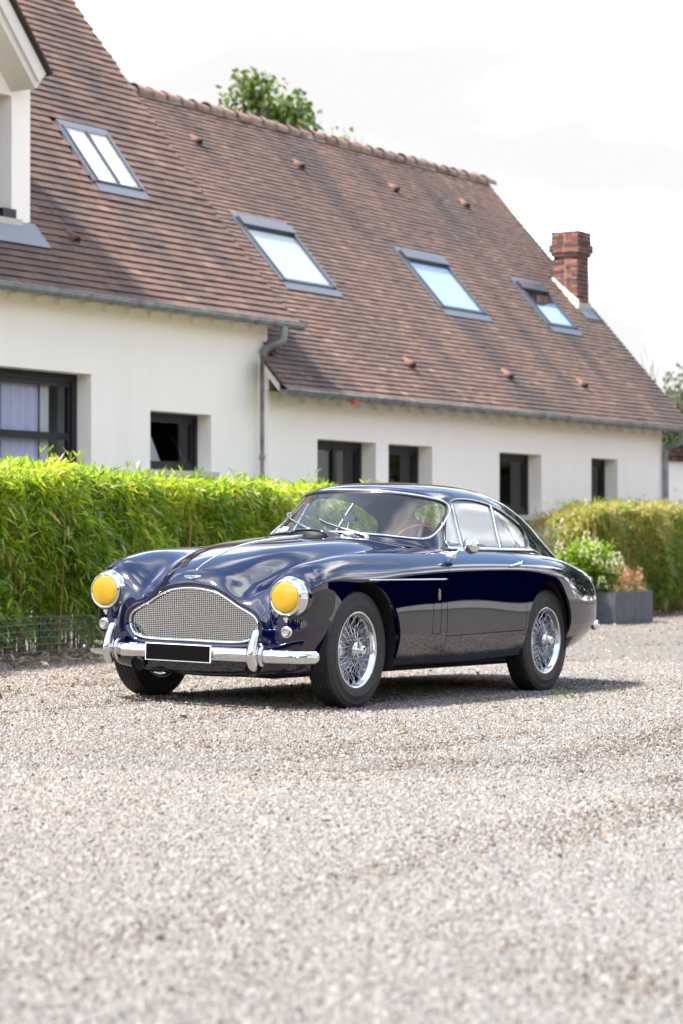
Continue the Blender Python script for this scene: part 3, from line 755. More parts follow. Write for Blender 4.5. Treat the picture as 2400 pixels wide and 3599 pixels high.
# ---- bright strips, badges
pts = np.array([(x, 0, top_z(x, 0)[0] + .002) for x in np.linspace(-.575, .62, 50)])
MB().tube(pts, np.r_[.0015, np.linspace(.0050, .0135, 48), .004], 8, squash=(.55, 1.0)).build('bonnet_strip', 'chrome', bonnet, True)
for s in (-1, 1):
    pts = np.array([(x, s*(side_y(x, .752)[0] + .002), .747 + .006*(x)) for x in np.linspace(.03, .979, 36)])
    MB().tube(pts, np.r_[.001, np.full(34, .0055), .003], 6, squash=(1.0, .8)).build('wing_strip', 'chrome', bonnet, True)
    # rolled wheel-arch edge and crest on the wing
    yb, nb_ = side_y(.875, .665)
    def onw(dx, dz, off=.003):
        y, n = side_y(.875+dx, .655+dz); return np.array([.875+dx, s*(y+off), .655+dz])
    m = MB(); oct_ = [(0,.034),(.010,.030),(.012,.0),(.008,-.022),(0,-.030),(-.008,-.022),(-.012,.0),(-.010,.030)]
    low = [(a, min(b, 0.002)) for a, b in oct_]
    V = np.array([onw(a, b, .0035) for a, b in low] + [onw(a*1.25, b*1.12, 0.001) for a, b in low])
    cr_ = part('wing_crest', V, [tuple(range(8))] + [(i, (i+1) % 8, 8+(i+1) % 8, 8+i) for i in range(8)], 'shield_blue', car, False)
    MB().tube([onw(a, b, .003) for a, b in low], .0018, 6, True).tube([onw(-.004, .006), onw(-.007, .016), onw(0, .024), onw(.006, .018), onw(.004, .030), onw(-.003, .036), onw(-.007, .030)], .0028, 6).tube([onw(.005, .006), onw(.006, .014)], .0026, 6).build('crest_rim', 'gold', cr_, True)

# ---- winged badge on the nose
bx, bz = -.604, .745
m = MB()
zc_, nrm = top_z(-.602, 0.0)
e1 = np.array([0, -1., 0]); nn = np.array([-.80, 0, .60]); e2 = np.cross(nn, e1) * -1
e2 = np.array([.60, 0, .80])
org = np.array([-.612, 0, .738])
def bp(a, b, h=0.0): return org + e1*a + e2*b + nn*h + np.array([a*a*1.6, 0, -a*a*.2])
wing = [(0,.008),(.012,.010),(.030,.012),(.050,.0115),(.057,.009),(.056,.004),(.048,-.002),(.040,-.006),(.028,-.009),(.014,-.011),(0,-.013)]
full = wing + [(-a, b) for a, b in wing[-2:0:-1]]
n_ = len(full); V = [bp(a, b, .007) for a, b in full] + [bp(a, b, -.004) for a, b in full]
badge = part('winged_badge', V, [tuple(range(n_))[::-1]] + [(i, (i+1) % n_, n_+(i+1) % n_, n_+i) for i in range(n_)], 'chrome', bonnet, False)
m = MB()
for s in (-1, 1):
    for j, b in enumerate((.0075, .003, -.0015, -.006)):
        L = (.053, .051, .043, .033)[j]
        m.tube([bp(s*.019, b, .0075), bp(s*L*.7, b+.001, .0075), bp(s*L, b+.0015, .0075)], .0006, 4)
    m.tube([bp(s*.017, .009, .0075), bp(s*.017, -.009, .0075)], .0008, 4)
m.build('feather_line', 'badge_green', badge, kind='stuff')
V = [bp(a, b, .008) for a, b in ((-.016,.006),(.016,.006),(.016,-.002),(-.016,-.002))]
part('name_bar', V, [(3, 2, 1, 0)], 'badge_green', badge, False)
tx = bpy.data.curves.new('badge_lettering', 'FONT'); tx.body = 'ASTON MARTIN'; tx.size = 0.0048; tx.align_x = 'CENTER'; tx.align_y = 'CENTER'; tx.extrude = 0.0002
tx.materials.append(M('chrome'))
_t = bpy.data.objects.new('badge_lettering', tx); COL.objects.link(_t)
me_ = bpy.data.meshes.new_from_object(_t.evaluated_get(bpy.context.evaluated_depsgraph_get())); bpy.data.objects.remove(_t)
me_.name = 'badge_lettering'
to = add('badge_lettering', me_, badge)
to.matrix_local = Matrix(((0*1, e2[0], nn[0], bp(0, .002, .0084)[0]), (-1, e2[1], nn[1], 0), (0, e2[2], nn[2], bp(0, .002, .0084)[2]), (0, 0, 0, 1)))

# ---- grille
GO = np.array([(0,.678),(.115,.667),(.185,.649),(.25,.617),(.31,.582),(.37,.555),(.415,.531),(.437,.505),(.442,.47),(.431,.432),(.405,.40),(.357,.384),(.28,.376),(.15,.375),(0,.376)])
GO2 = np.vstack([GO, (GO*[-1, 1])[-2:0:-1]]); gpoly = smooth_poly(GO2, 4)
def gx(y): return -.598 + .1*y*y
sur = np.array([(gx(a) - .012, a, b) for a, b in gpoly])
grille = MB().tube(resample(sur, .02), .0085, 8, True).build('grille', 'chrome', car, True)
inner = gpoly * 1.0
def span(vals, fixed, axis):
    """clip a bar to the grille outline"""
    out = []
    P = gpoly; Q = np.roll(P, -1, 0)
    for A, B in zip(P, Q):
        a, b = A[axis], B[axis]
        if (a > fixed) != (b > fixed): out.append(A[1-axis] + (fixed-a)/(b-a)*(B[1-axis]-A[1-axis]))
    out.sort(); return [(out[i], out[i+1]) for i in range(0, len(out) - 1, 2)]
for y in np.arange(-.4320, .4321, .0135):
    for lo, hi in span(None, y, 0):
        MB().box((gx(y)+.000, y-.0017, lo), (gx(y)+.012, y+.0017, hi)).build('grille_bar', 'chrome', grille)
for z in np.arange(.386, .675, .0108):
    for lo, hi in span(None, z, 1):
        ys = np.linspace(lo, hi, 12)
        V = []
        for y in ys: x = gx(y)-.001; V += [(x, y, z-.0016), (x+.014, y, z-.0016), (x+.014, y, z+.0016), (x, y, z+.0016)]
        Fs = []
        for i in range(11):
            for q in range(4): Fs.append((i*4+q, i*4+(q+1) % 4, (i+1)*4+(q+1) % 4, (i+1)*4+q))
        part('grille_bar', V, Fs, 'chrome', grille, False)
gb = np.array([(gx(a)+.07, a*.98, b) for a, b in gpoly]); gf = np.array([(gx(a)-.004, a, b) for a, b in gpoly]); n_ = len(gb)
part('grille_tunnel', np.concatenate([gf, gb]), [(i, (i+1) % n_, n_+(i+1) % n_, n_+i) for i in range(n_)] + [tuple(range(n_, 2*n_))], 'under_black', car, False)

# ---- headlights and side lamps
for s in (-1, 1):
    o = np.array([-.505, s*.625, .643]); ax = (-1, 0, 0)
    hl = MB().lathe([(.10,-.06),(.120,-.02),(.1235,.012),(.1225,.035),(.118,.058),(.112,.072)], o, ax, 48).build('headlight', 'paint', car, True)
    MB().lathe([(.1185,.038),(.1210,.040),(.1212,.048),(.1185,.060),(.1130,.073),(.1065,.084),(.1075,.087),(.1040,.094),(.0985,.0985),(.0935,.0990),(.0905,.095)], o, ax, 56).build('headlight_rim', 'chrome', hl, True)
    MB().lathe([(.0885,.094),(.080,.030),(.055,.0),(.025,-.02),(.0005,-.025)], o, ax, 40).build('reflector', 'reflector', hl, True)
    MB().lathe([(.0005,.045),(.012,.043),(.016,.033),(.012,.02),(.010,-.02)], o, ax, 16).tube([o + [-.03, -.03, 0], o + [-.05, 0, 0], o + [-.03, .03, 0]], .0025, 6).build('bulb', 'dull_metal', hl, True)
    MB().lathe([(.0900,.094),(.083,.0995),(.068,.1045),(.050,.1085),(.030,.111),(.012,.112),(.0004,.1121)], o, ax, 48).build('headlight_lens', 'yellow_lens', hl, True)
    MB().box(o + [-.083, -.014, -.126], o + [-.073, .014, -.112]).box(o + [-.078, -.008, -.140], o + [-.068, .008, -.125]).build('rim_clip', 'chrome', hl)
    o = np.array([-.572, s*.632, .449])
    sl = MB().lathe([(.034,0),(.0355,.012),(.034,.020),(.030,.024),(.0275,.0225)], o, ax, 28).build('side_lamp', 'chrome', car, True)
    MB().lathe([(.0285,.020),(.026,.030),(.020,.0335),(.0195,.032),(.013,.035),(.0125,.0335),(.006,.0365),(.0003,.037)], o, ax, 24).build('lamp_lens', 'lamp_glass', sl, True)

# ---- front bumper
path = smooth_poly([(-.495, -.785), (-.545, -.768), (-.600, -.715), (-.645, -.63), (-.672, -.52), (-.690, -.35), (-.698, -.18), (-.700, 0), (-.698, .18), (-.690, .35), (-.670, .52), (-.638, .63), (-.588, .700), (-.530, .742), (-.475, .758)], 5, False)
def blade(path, zmid, hh, thick, name, parent, endround=3, mat='chrome'):
    P = np.asarray(path); n = len(P); Tn = np.gradient(P, axis=0); Tn /= np.linalg.norm(Tn, axis=1)[:, None]
    Nn = np.stack([-Tn[:, 1], Tn[:, 0]], 1)
    prof = [(-.6, .97), (-.1, 1.0), (.45, .86), (.85, .50), (1.0, 0.0), (.85, -.50), (.45, -.86), (-.1, -1.0), (-.6, -.97)]
    V = []; q = len(prof)
    for i in range(n):
        e = min(i, n-1-i); k = 1.0 if e >= endround else (0.72, 0.9, 0.97)[e]
        for a, b in prof: V.append((P[i, 0] + Nn[i, 0]*a*thick*k, P[i, 1] + Nn[i, 1]*a*thick*k, zmid + b*hh*k))
    Fs = [(i*q+j, (i+1)*q+j, (i+1)*q+j+1, i*q+j+1) for i in range(n-1) for j in range(q-1)]
    Fs += [tuple(range(q)), tuple((n-1)*q+j for j in range(q))[::-1]] + [(i*q, i*q+q-1, (i+1)*q+q-1, (i+1)*q) for i in range(n-1)]
    return part(name, V, Fs, mat, parent, True)
# path runs from left to right seen from the driver's seat: outward normal must point forwards (-x)
bumper = blade(path, .311, .039, .024, 'front_bumper', car)
for s in (-1, 1):
    secs = [(.224,-.698,.009,.010),(.229,-.704,.018,.018),(.244,-.713,.025,.026),(.275,-.724,.029,.034),(.312,-.731,.030,.038),(.348,-.727,.0285,.036),(.385,-.716,.026,.031),(.42,-.702,.0235,.026),(.445,-.691,.021,.022),(.457,-.684,.017,.017),(.463,-.680,.008,.009)]
    a = np.arange(20)*2*np.pi/20; V = []
    for z, x, hy, hx in secs:
        c_, s_ = np.cos(a), np.sin(a)
        V.append(np.stack([x + hx*np.sign(c_)*np.abs(c_)**.8, s*.497 + hy*np.sign(s_)*np.abs(s_)**.8, np.full(20, z)], 1))
    Fs = [(i*20+j, i*20+(j+1) % 20, (i+1)*20+(j+1) % 20, (i+1)*20+j) for i in range(len(secs)-1) for j in range(20)]
    Fs += [tuple(range(20))[::-1], tuple((len(secs)-1)*20+j for j in range(20))]
    ov = part('overrider', np.concatenate(V), Fs, 'chrome', bumper, True)
    for e in (-1, 1):
        yy = s*.497 + e*.036
        m = MB()
        aa = np.linspace(-np.pi*.62, np.pi*.62, 16)
        m.tube([(-.674 - .034*np.cos(q), yy - .0*q, .311 + .050*np.sin(q)) for q in aa], .0115, 8)
        m.build('overrider_collar', 'chrome', ov, True)
    o = np.array([-.615, s*.725, .311]); MB().lathe([(.0095,.018),(.0095,.028),(.006,.031),(.0003,.0315)], o, (-.80, s*.60, 0), 12).build('bumper_bolt', 'chrome', bumper, True)
    MB().box((-.66, s*.42-.02, .27), (-.40, s*.42+.02, .30)).build('bumper_iron', 'under_black', bumper)
    # brake cooling duct
    o = np.array([-.545, s*.395, .232])
    MB().lathe([(.040,.030),(.043,.033),(.044,.022),(.040,.0)], o, (-.82, 0, -.35), 24).lathe([(.039,.024),(.0005,.016)], o, (-.82, 0, -.35), 24).build('cooling_duct', 'under_black', car, True)
pl = MB().box((-.738, -.2245, .2605), (-.730, .2245, .3595)).build('number_plate', 'plate_white', bumper)
MB().box((-.7405, -.2195, .2655), (-.7375, .2195, .3545)).build('plate_face', 'plate_black', pl)
MB().box((-.73, -.20, .29), (-.69, .20, .33)).build('plate_bracket', 'under_black', pl)

# ---- scoop, wipers, washer jets
sc = []
nu_, nv_ = 12, 17
for i in range(nu_):
    u = i/(nu_-1)
    for j in range(nv_):
        w = -1 + 2*j/(nv_-1)
        x = .66 + .19*u; half = .145*(1 - .12*u); y = half*w
        h = (.040 - .012*u**2)*(max(0, 1-abs(w)**3.2))**.6
        z = top_z(x, y)[0] - .004 + h
        sc.append((x, y, z))
Fs = [(i*nv_+j, (i+1)*nv_+j, (i+1)*nv_+j+1, i*nv_+j+1) for i in range(nu_-1) for j in range(nv_-1)] + [tuple(range(nv_))]
scoop = part('cowl_scoop', sc, Fs, 'black_trim', car, True)
MB().tube([np.array(q) + [-.002, 0, .001] for q in sc[:nv_]], .004, 6).build('scoop_lip', 'paint', scoop, True)
def on_ws(px_y, z):
    m = (HG[:, 0] < 1.5); q = HG[m]; i = np.argmin((q[:, 1]-abs(px_y))**2 + (q[:, 2]-z)**2); w = q[i]
    return np.array([w[0], px_y, w[2]]), w[3:6] * [1, np.sign(px_y) or 1, 1]

def glass_path(a, b, n, off):
    out = []
    for i in range(n):
        t = i/(n-1); p, nn = on_ws(a[0]*(1-t)+b[0]*t, a[1]*(1-t)+b[1]*t); out.append(p + nn*off)
    return lap(np.array(out), 3, False)
WIPERS = [((0.13353859937259693, 1.032847958497777), (0.5444269693802348, 1.1406467329707197)), ((-0.2841719026938822, 0.9959421429440426), (0.055277707276687744, 1.0822067830345588))]
for (py, pz), (ty, tz) in WIPERS:
    a = (py, pz); b = (ty, tz)
    P = glass_path(a, b, 14, .016)
    base = P[0].copy(); base[2] -= .012
    w = MB().tube(np.vstack([base[None], P[:9]]), np.r_[.0065, np.linspace(.0065, .0042, 9)], 8).build('wiper', 'chrome', car, True)
    P2 = glass_path((py*.55+ty*.45, pz*.55+tz*.45), (ty + (ty-py)*.12, tz + (tz-pz)*.12), 12, .010)
    MB().tube(P2 + [0, 0, .002], .0045, 6).build('wiper_blade', 'chrome', w, True)
    MB().tube(P2 - [0, 0, .004], .003, 6).build('wiper_rubber', 'black_trim', w, True)
    MB().lathe([(.016, -.012), (.017, .004), (.012, .014), (.0004, .017)], base, (-.5, 0, .86), 16).build('wiper_boss', 'chrome', w, True)
for y in (-.16, .16):
    z, n = top_z(.845, y)
    MB().lathe([(.010, -.004), (.010, .006), (.006, .011), (.0003, .012)], (.80, y, top_z(.80, y)[0]), (-.1, 0, 1), 12).build('washer_jet', 'chrome', car, True)

# ---- windscreen papers (inside the glass, kerb side)
for (y0, y1, z0, z1), m_ in (((.555, .470, 1.002, 1.050), 'paper'), ((.455, .365, 1.006, 1.060), 'paper_blue')):
    q = []
    for (y, z) in ((y0, z0), (y1, z0), (y1, z1), (y0, z1)):
        p, nn = on_ws(y, z); q.append(p - nn*.012)
    st_ = part('windscreen_paper', q, [(0, 1, 2, 3)], 'paper', car, False)
    c0, c1, c2, c3 = map(np.array, q); nn = np.cross(c1-c0, c3-c0); nn /= np.linalg.norm(nn)
    if nn[0] > 0: nn = -nn
    L = lambda u, v: c0 + (c1-c0)*u + (c3-c0)*v + nn*.0012
    part('printed_field', [L(.12, .45), L(.88, .45), L(.88, .90), L(.12, .90)], [(0, 1, 2, 3)], m_ if m_ != 'paper' else 'plate_white', st_, False)

# ---- mirror on the door, handles
for s in (-1, 1):
    y0, n0 = side_y(1.16, .88)
    o = np.array([1.16, s*(y0 - .012), .895])
    h = np.array([1.225, s*.845, .962]) if s < 0 else np.array([1.225, .845, .962])
    if s < 0:
        a = np.array([-.88, -.16*1, .06]); a /= np.linalg.norm(a)
        mr_ = MB().lathe([(.0005,.066),(.016,.063),(.034,.050),(.047,.028),(.0525,.004),(.053,-.008),(.050,-.013)], h, a, 40).build('door_mirror', 'chrome', doors[0], True)
        MB().lathe([(.050,-.012),(.0004,-.0135)], h, a, 32).build('mirror_glass', 'chrome', mr_, True)
        MB().tube([o + [0, .0, 0], o + [.012, -.015, .012], o + [.035, -.03, .038], h + [-.01, .0, -.040]], [.012, .010, .008, .008], 10).build('mirror_stalk', 'chrome', mr_, True)
        m = MB()
        ring = [(1.16 + .052*math.cos(t)*(1.15 if math.cos(t) > 0 else .9), .020*math.sin(t)) for t in np.arange(20)*2*np.pi/20]
        V = []
        for k_, hh in ((1.0, .0), (.9, .008), (.45, .016)):
            for (x, e) in ring:
                xx = 1.16 + (x-1.16)*k_; zz = .897 + e*k_; yy = side_y(xx, zz)[0] + hh*.9; V.append((xx, s*yy, zz + hh*.6))
        m.raw(V, [(i*20+j, i*20+(j+1) % 20, (i+1)*20+(j+1) % 20, (i+1)*20+j) for i in range(2) for j in range(20)] + [tuple(range(40, 60))])
        m.build('mirror_base', 'chrome', mr_, True)
    d = doors[0] if s < 0 else doors[1]
    pts = [(x, s*(side_y(x, z)[0] + o_), z) for x, z, o_ in ((1.845, .836, .004), (1.87, .842, .022), (1.92, .850, .030), (1.98, .857, .030), (2.02, .862, .024), (2.03, .863, .010))]
    dh = MB().tube(smooth_poly(pts, 4, False), np.interp(np.arange(21), [0, 4, 12, 18, 20], [.004, .0085, .0105, .011, .008]), 10, squash=(1.0, .62)).build('door_handle', 'chrome', d, True)
    yy = side_y(2.0, .852)[0]
    MB().lathe([(.013, -.01), (.013, .012), (.009, .018)], (1.995, s*yy, .852), (0, s, .25), 14).build('handle_boss', 'chrome', dh, True)
    # tail lamp, rear bumper
    tl_ = MB().lathe([(.030, -.03), (.034, .005), (.030, .012)], (3.585, s*.555, .735), (1, s*.25, .12), 20).build('tail_lamp', 'chrome', body, True)
    MB().lathe([(.029, .008), (.024, .030), (.012, .042), (.0003, .045)], (3.585, s*.555, .735), (1, s*.25, .12), 20).build('lamp_lens', 'red_glass', tl_, True)
    MB().lathe([(.028, -.01), (.028, .012), (.018, .02), (.0003, .022)], (3.595, s*.545, .66), (1, s*.25, 0), 18).build('rear_reflector', 'red_glass', body, True)
rp = smooth_poly([(3.36, .715), (3.47, .695), (3.56, .62), (3.60, .48), (3.62, .25), (3.63, 0), (3.62, -.25), (3.60, -.48), (3.56, -.62), (3.47, -.695), (3.36, -.715)], 5, False)
rb = blade(rp, .425, .036, .022, 'rear_bumper', car)
for s in (-1, 1):
    MB().box((3.61, s*.45-.025, .33), (3.66, s*.45+.025, .52)).build('overrider', 'chrome', rb)

# ---- underside, exhaust
MB().box((-.40, -.44, .17), (3.3, .44, .30)).build('chassis', 'under_black', car)
MB().tube([(1.2, -.46, .215), (1.7, -.50, .205), (1.80, -.52, .200)], .021, 12).build('side_exhaust', 'under_black', car, True)
MB().tube([(2.9, .3, .235), (3.62, .35, .235)], .024, 12).build('exhaust_pipe', 'dull_metal', car, True)

# ---- cabin
MB().box((1.05, -.60, .30), (2.9, .60, .34)).build('cabin_floor', 'liner', car)
m = MB()
prof = [(.90, .955), (.98, .972), (1.10, .985), (1.24, .992), (1.34, .985), (1.385, .955), (1.39, .88), (1.36, .80)]
V = [];
for y in np.linspace(-.60, .60, 25):
    hump = .030*max(0, 1-((y+.335)/.22)**2)
    for i, (x, z) in enumerate(prof): V.append((x + .22*(y*y)*(i < 3), y, z - .02*(abs(y)/.6)**2*2 + hump*(2 <= i <= 6)))
k_ = len(prof)
m.raw(V, [(i*k_+j, (i+1)*k_+j, (i+1)*k_+j+1, i*k_+j+1) for i in range(24) for j in range(k_-1)])
m.build('dashboard', 'leather', car, True)
SWC = np.array([1.43, -.335, .903]); ax = np.array([-.90, 0, .43]); ax /= np.linalg.norm(ax)
a_, u_, v_ = basis(ax)
t_ = np.arange(48)*2*np.pi/48
ring = SWC + .203*(np.cos(t_)[:, None]*u_ + np.sin(t_)[:, None]*v_)
stw = MB().tube(ring, .0125, 10, True).build('steering_wheel', 'wood', car, True)
m = MB()
for q in range(16):
    t = q*2*np.pi/16; c = SWC + .203*(np.cos(t)*u_ + np.sin(t)*v_) + a_*.0125
    m.lathe([(.0052, -.002), (.004, .002), (.0003, .003)], c, a_, 8)
m.build('rivet', 'chrome', stw, True, kind='stuff')
m = MB()
for t in (rad(90), rad(210), rad(330)):
    d = np.cos(t)*u_ + np.sin(t)*v_
    m.obox(SWC + d*.11 + a_*.004, d*.095, np.cross(a_, d)*.014, a_*.002)
m.lathe([(.035, -.01), (.03, .02), (.0004, .025)], SWC, a_, 20)
m.build('wheel_spoke', 'dull_metal', stw)
MB().tube([SWC, SWC - a_*.25], .02, 10).build('steering_column', 'black_trim', stw, True)
def cushion(name, c, ax_, ay_, az_, mat, parent):
    """rounded upholstered block"""
    V = []; Fs = []; n = 12
    for i in range(n+1):
        th = np.pi*i/n
        for j in range(2*n):
            ph = np.pi*j/n; d = np.array([np.sin(th)*np.cos(ph), np.sin(th)*np.sin(ph), np.cos(th)])
            d = np.sign(d)*np.abs(d)**.42; V.append(np.array(c) + d[0]*np.array(ax_) + d[1]*np.array(ay_) + d[2]*np.array(az_))
    for i in range(n):
        for j in range(2*n): Fs.append((i*2*n+j, (i+1)*2*n+j, (i+1)*2*n+(j+1) % (2*n), i*2*n+(j+1) % (2*n)))
    return part(name, V, Fs, mat, parent, True)
for s in (-1, 1):
    st_ = cushion('seat', (1.78, s*.33, .47), (.26, 0, .02), (0, .24, 0), (0, 0, .09), 'leather', car)
    cushion('backrest', (2.07, s*.33, .70), (.06, 0, -.015), (0, .23, 0), (.09, 0, .27), 'leather', st_)
cushion('rear_bench', (2.62, 0, .70), (.06, 0, 0), (0, .50, 0), (.08, 0, .15), 'leather', car)
c = np.array([1.165, 0, 1.112])
im = MB().tube([(1.12, -.005, .985), (1.125, -.005, 1.03), (1.15, 0, 1.09)], .0035, 8).build('interior_mirror', 'chrome', car, True)
MB().raw([c + np.array(q)*.72 for q in ((-.02,-.062,.022),(-.02,.062,.026),(-.02,.058,-.022),(-.02,-.056,-.018),(.012,-.07,.026),(.012,.07,.030),(.012,.066,-.026),(.012,-.064,-.022))],
         [(0,1,2,3),(7,6,5,4),(0,4,5,1),(1,5,6,2),(2,6,7,3),(3,7,4,0)]).build('mirror_shell', 'frame_grey', im)

# ---- wheels (local: axle along +y pointing outwards)
def tyre_mesh():
    seg = 300; R = .3435
    prof = []   # (r, y, groove index or None, kind)
    left = [(.214, .064), (.219, .071), (.228, .0755), (.245, .0805), (.262, .083), (.266, .0845), (.270, .083), (.290, .0815), (.306, .0775), (.3095, .0785), (.313, .0765), (.322, .0735), (.330, .0705), (.335, .0685)]
    V = []; cols = []
    for r, y in left: cols.append((r, y, 0, 0))
    cols += [(.3385, .0665, 0, 2), (.3405, .0600, 0, 2), (R-.0012, .0535, 0, 2), (R-.0008, .0470, 0, 1)]
    for g in (.0380, .0130, -.0130, -.0380):
        for dy, dr in ((.0030, 0), (.0020, .0075), (-.0020, .0075), (-.0030, 0)): cols.append((R - dr, g + dy, 1, 0))
    cols += [(R-.0008, -.0470, 0, 1), (R-.0012, -.0535, 0, 2), (.3405, -.0600, 0, 2), (.3385, -.0665, 0, 2)]
    for r, y in left[::-1]: cols.append((r, -y, 0, 0))
    k = len(cols); V = np.zeros((seg, k, 3))
    ang = np.arange(seg)*2*np.pi/seg
    for j, (r, y, zig, kind) in enumerate(cols):
        rr = np.full(seg, r); yy = np.full(seg, y)
        if zig: yy = yy + .0036*np.interp(np.arange(seg) % 6, [0, 1.5, 4.5, 6], [0, 1, -1, 0])
        if kind == 2:
            ph = 0 if y > 0 else 2
            rr = rr - .0065*(((np.arange(seg) + ph + (1 if abs(y) > .06 else 0)) % 5) == 0)
        V[:, j] = np.stack([rr*np.cos(ang), yy, rr*np.sin(ang)], 1)
    Fs = []
    for i in range(seg):
        a = i*k; b = ((i+1) % seg)*k
        for j in range(k-1): Fs.append((a+j, a+j+1, b+j+1, b+j))
    return new_mesh('tyre', V.reshape(-1, 3), np.array(Fs), 'tyre', True)
ME = {}
ME['tyre'] = tyre_mesh()
try: ME['tyre'].set_sharp_from_angle(angle=rad(40))
except Exception: pass
ax = (0, 1, 0); o0 = (0, 0, 0)
def lm(name, profs, mat, seg=48, extra=None):
    m = MB()
    for p_ in profs: m.lathe(p_, o0, ax, seg)
    if extra: extra(m)
    me = new_mesh(name, np.concatenate(m.V), m.F, mat, True); ME[name] = me
lm('rim', [[(.208,.050),(.2125,.066),(.2185,.071),(.2225,.073),(.2245,.0715),(.2235,.067),(.218,.060)], [(.2235,.0735),(.2190,.0755),(.2130,.0735),(.2085,.0665),(.2070,.056),(.2010,.050),(.1975,.040),(.1955,.018),(.1955,-.02),(.1985,-.04),(.206,-.055),(.2085,-.066),(.2135,-.0735),(.2235,-.0735)]], 'wheel_chrome', 72)
lm('hub', [[(.0005,.120),(.018,.1195),(.026,.117),(.029,.112),(.0305,.104),(.036,.100),(.0385,.092),(.0385,.080),(.046,.076),(.0505,.069),(.0505,.060),(.044,.052),(.040,.04),(.041,-.02),(.058,-.030),(.060,-.036),(.060,-.05),(.04,-.055)]], 'wheel_chrome', 40)
lm('brake_drum', [[(.150,-.10),(.152,-.045),(.146,-.040),(.118,-.038),(.112,-.034),(.085,-.034),(.082,-.030),(.060,-.030)]], 'dull_metal', 48)
def spoke_mesh(name, pairs):
    m = MB()
    for a, b in pairs:
        a, b = np.array(a), np.array(b); d = (a-b)/np.linalg.norm(a-b)
        m.tube([a, (a+b)/2, b], .0021, 5); m.tube([b, b+d*.016], .0036, 6)
    return new_mesh(name, np.concatenate(m.V), m.F, 'wheel_chrome', True)
def cyl(r, t, y): return (r*math.cos(t), y, r*math.sin(t))
SPK = []
for sg in (-1, 1):
    SPK.append((cyl(.047, 0, .0645 + .004*sg), cyl(.1965, sg*rad(33), -.004 + .008*sg)))
    SPK.append((cyl(.057, .1, -.033), cyl(.1985, .1 + sg*rad(40), .036 + .004*sg)))
SPM = [spoke_mesh('wheel_spoke', [q]) for q in SPK]
def rot_y(p, t): c_, s_ = math.cos(t), math.sin(t); return (p[0]*c_ - p[2]*s_, p[1], p[0]*s_ + p[2]*c_)
ME['spoke_lacing'] = spoke_mesh('spoke_lacing', [(rot_y(a, i*2*np.pi/18), rot_y(b, i*2*np.pi/18)) for i in range(18) for a, b in SPK])
m = MB()
t = 0.0
d = np.array([1., 0, 0]); w = np.array([0, 0, 1.]); yv = np.array([0, 1., 0])
V = []
for r, hw, y0, y1 in ((.024, .013, .088, .112), (.050, .012, .096, .116), (.072, .010, .104, .118), (.084, .006, .109, .118)):
    for a_, b_ in ((-1, 0), (1, 0), (1, 1), (-1, 1)): V.append(d*r + w*hw*a_ + yv*(y1 if b_ else y0))
m.raw(V, [(i*4+j, i*4+(j+1) % 4, (i+1)*4+(j+1) % 4, (i+1)*4+j) for i in range(3) for j in range(4)] + [(0, 3, 2, 1), (12, 13, 14, 15)])
ME['spinner_ear'] = new_mesh('spinner_ear', np.concatenate(m.V), m.F, 'wheel_chrome', False)
for x in (0.0, 2.515):
    for s in (-1, 1):
        w = add('wheel', None, car, (x, s*.684, .3385)); w.empty_display_size = .1
        w.rotation_euler = (0, 0, math.pi if s < 0 else 0)
        for nm in ('tyre', 'rim', 'hub', 'brake_drum'):
            c = add(nm, ME[nm], w)
            if nm in ('tyre', 'rim'): c.rotation_euler = (0, RNG.uniform(0, 6), 0)
        for k in range(2):
            c = add('spinner_ear', ME['spinner_ear'], w); c.rotation_euler = (0, rad(-40 if x == 0 else -12) + k*np.pi, 0)
        ph = RNG.uniform(0, 6)
        if s < 0:
            for i in range(18):
                for me_ in SPM: add('wheel_spoke', me_, w).rotation_euler = (0, ph + i*2*np.pi/18, 0)
        else: add('spoke_lacing', ME['spoke_lacing'], w, kind='stuff')

# ------------------------------------------------------------------ ground
WMI = cam_o.rotation_euler.to_matrix()
CM = np.array(WMI)
def project(P):
    """(x right, y down) in units of the picture's width / height, and depth"""
    d = (np.atleast_2d(P) - CAM) @ CM
    z = -d[:, 2]; f = 8497.0
    return (1200 + f*d[:, 0]/z)/2400, (1799.5 - f*d[:, 1]/z)/3599, z
bm = MB()
def sheet(name, pts, mat, kind, off=0.0):
    V = [(x, y, gz(x, y) + off) for x, y in pts]
    return part(name, V, [tuple(range(len(V)))], mat, None, False, kind=kind)
gV = []; 
ground = part('ground', [(x, y, 0) for x, y in ((-500,-500),(500,-500),(500,500),(-500,500))], [(0, 1, 2, 3)], 'gravel_ground', None, False, kind='structure')
ground.matrix_world = car.matrix_world.copy()

# ------------------------------------------------------------------ building helpers
def wall_sheet(mb, x0, x1, z0, z1, y, holes, depth):
    xs = sorted({x0, x1, *[h[0] for h in holes], *[h[1] for h in holes]}); zs = sorted({z0, z1, *[h[2] for h in holes], *[h[3] for h in holes]})
    for a, b in zip(xs[:-1], xs[1:]):
        for c, d in zip(zs[:-1], zs[1:]):
            mx_, mz_ = (a+b)/2, (c+d)/2
            if any(h[0] < mx_ < h[1] and h[2] < mz_ < h[3] for h in holes): continue
            mb.raw([(a, y, c), (b, y, c), (b, y, d), (a, y, d)], [(0, 1, 2, 3)])
    for (a, b, c, d) in holes:
        yb = y + depth
        mb.raw([(a,y,c),(a,yb,c),(a,yb,d),(a,y,d)], [(0,1,2,3)]); mb.raw([(b,y,c),(b,yb,c),(b,yb,d),(b,y,d)], [(3,2,1,0)])
        mb.raw([(a,y,d),(a,yb,d),(b,yb,d),(b,y,d)], [(0,1,2,3)]); mb.raw([(a,y,c),(a,yb,c),(b,yb,c),(b,y,c)], [(3,2,1,0)])
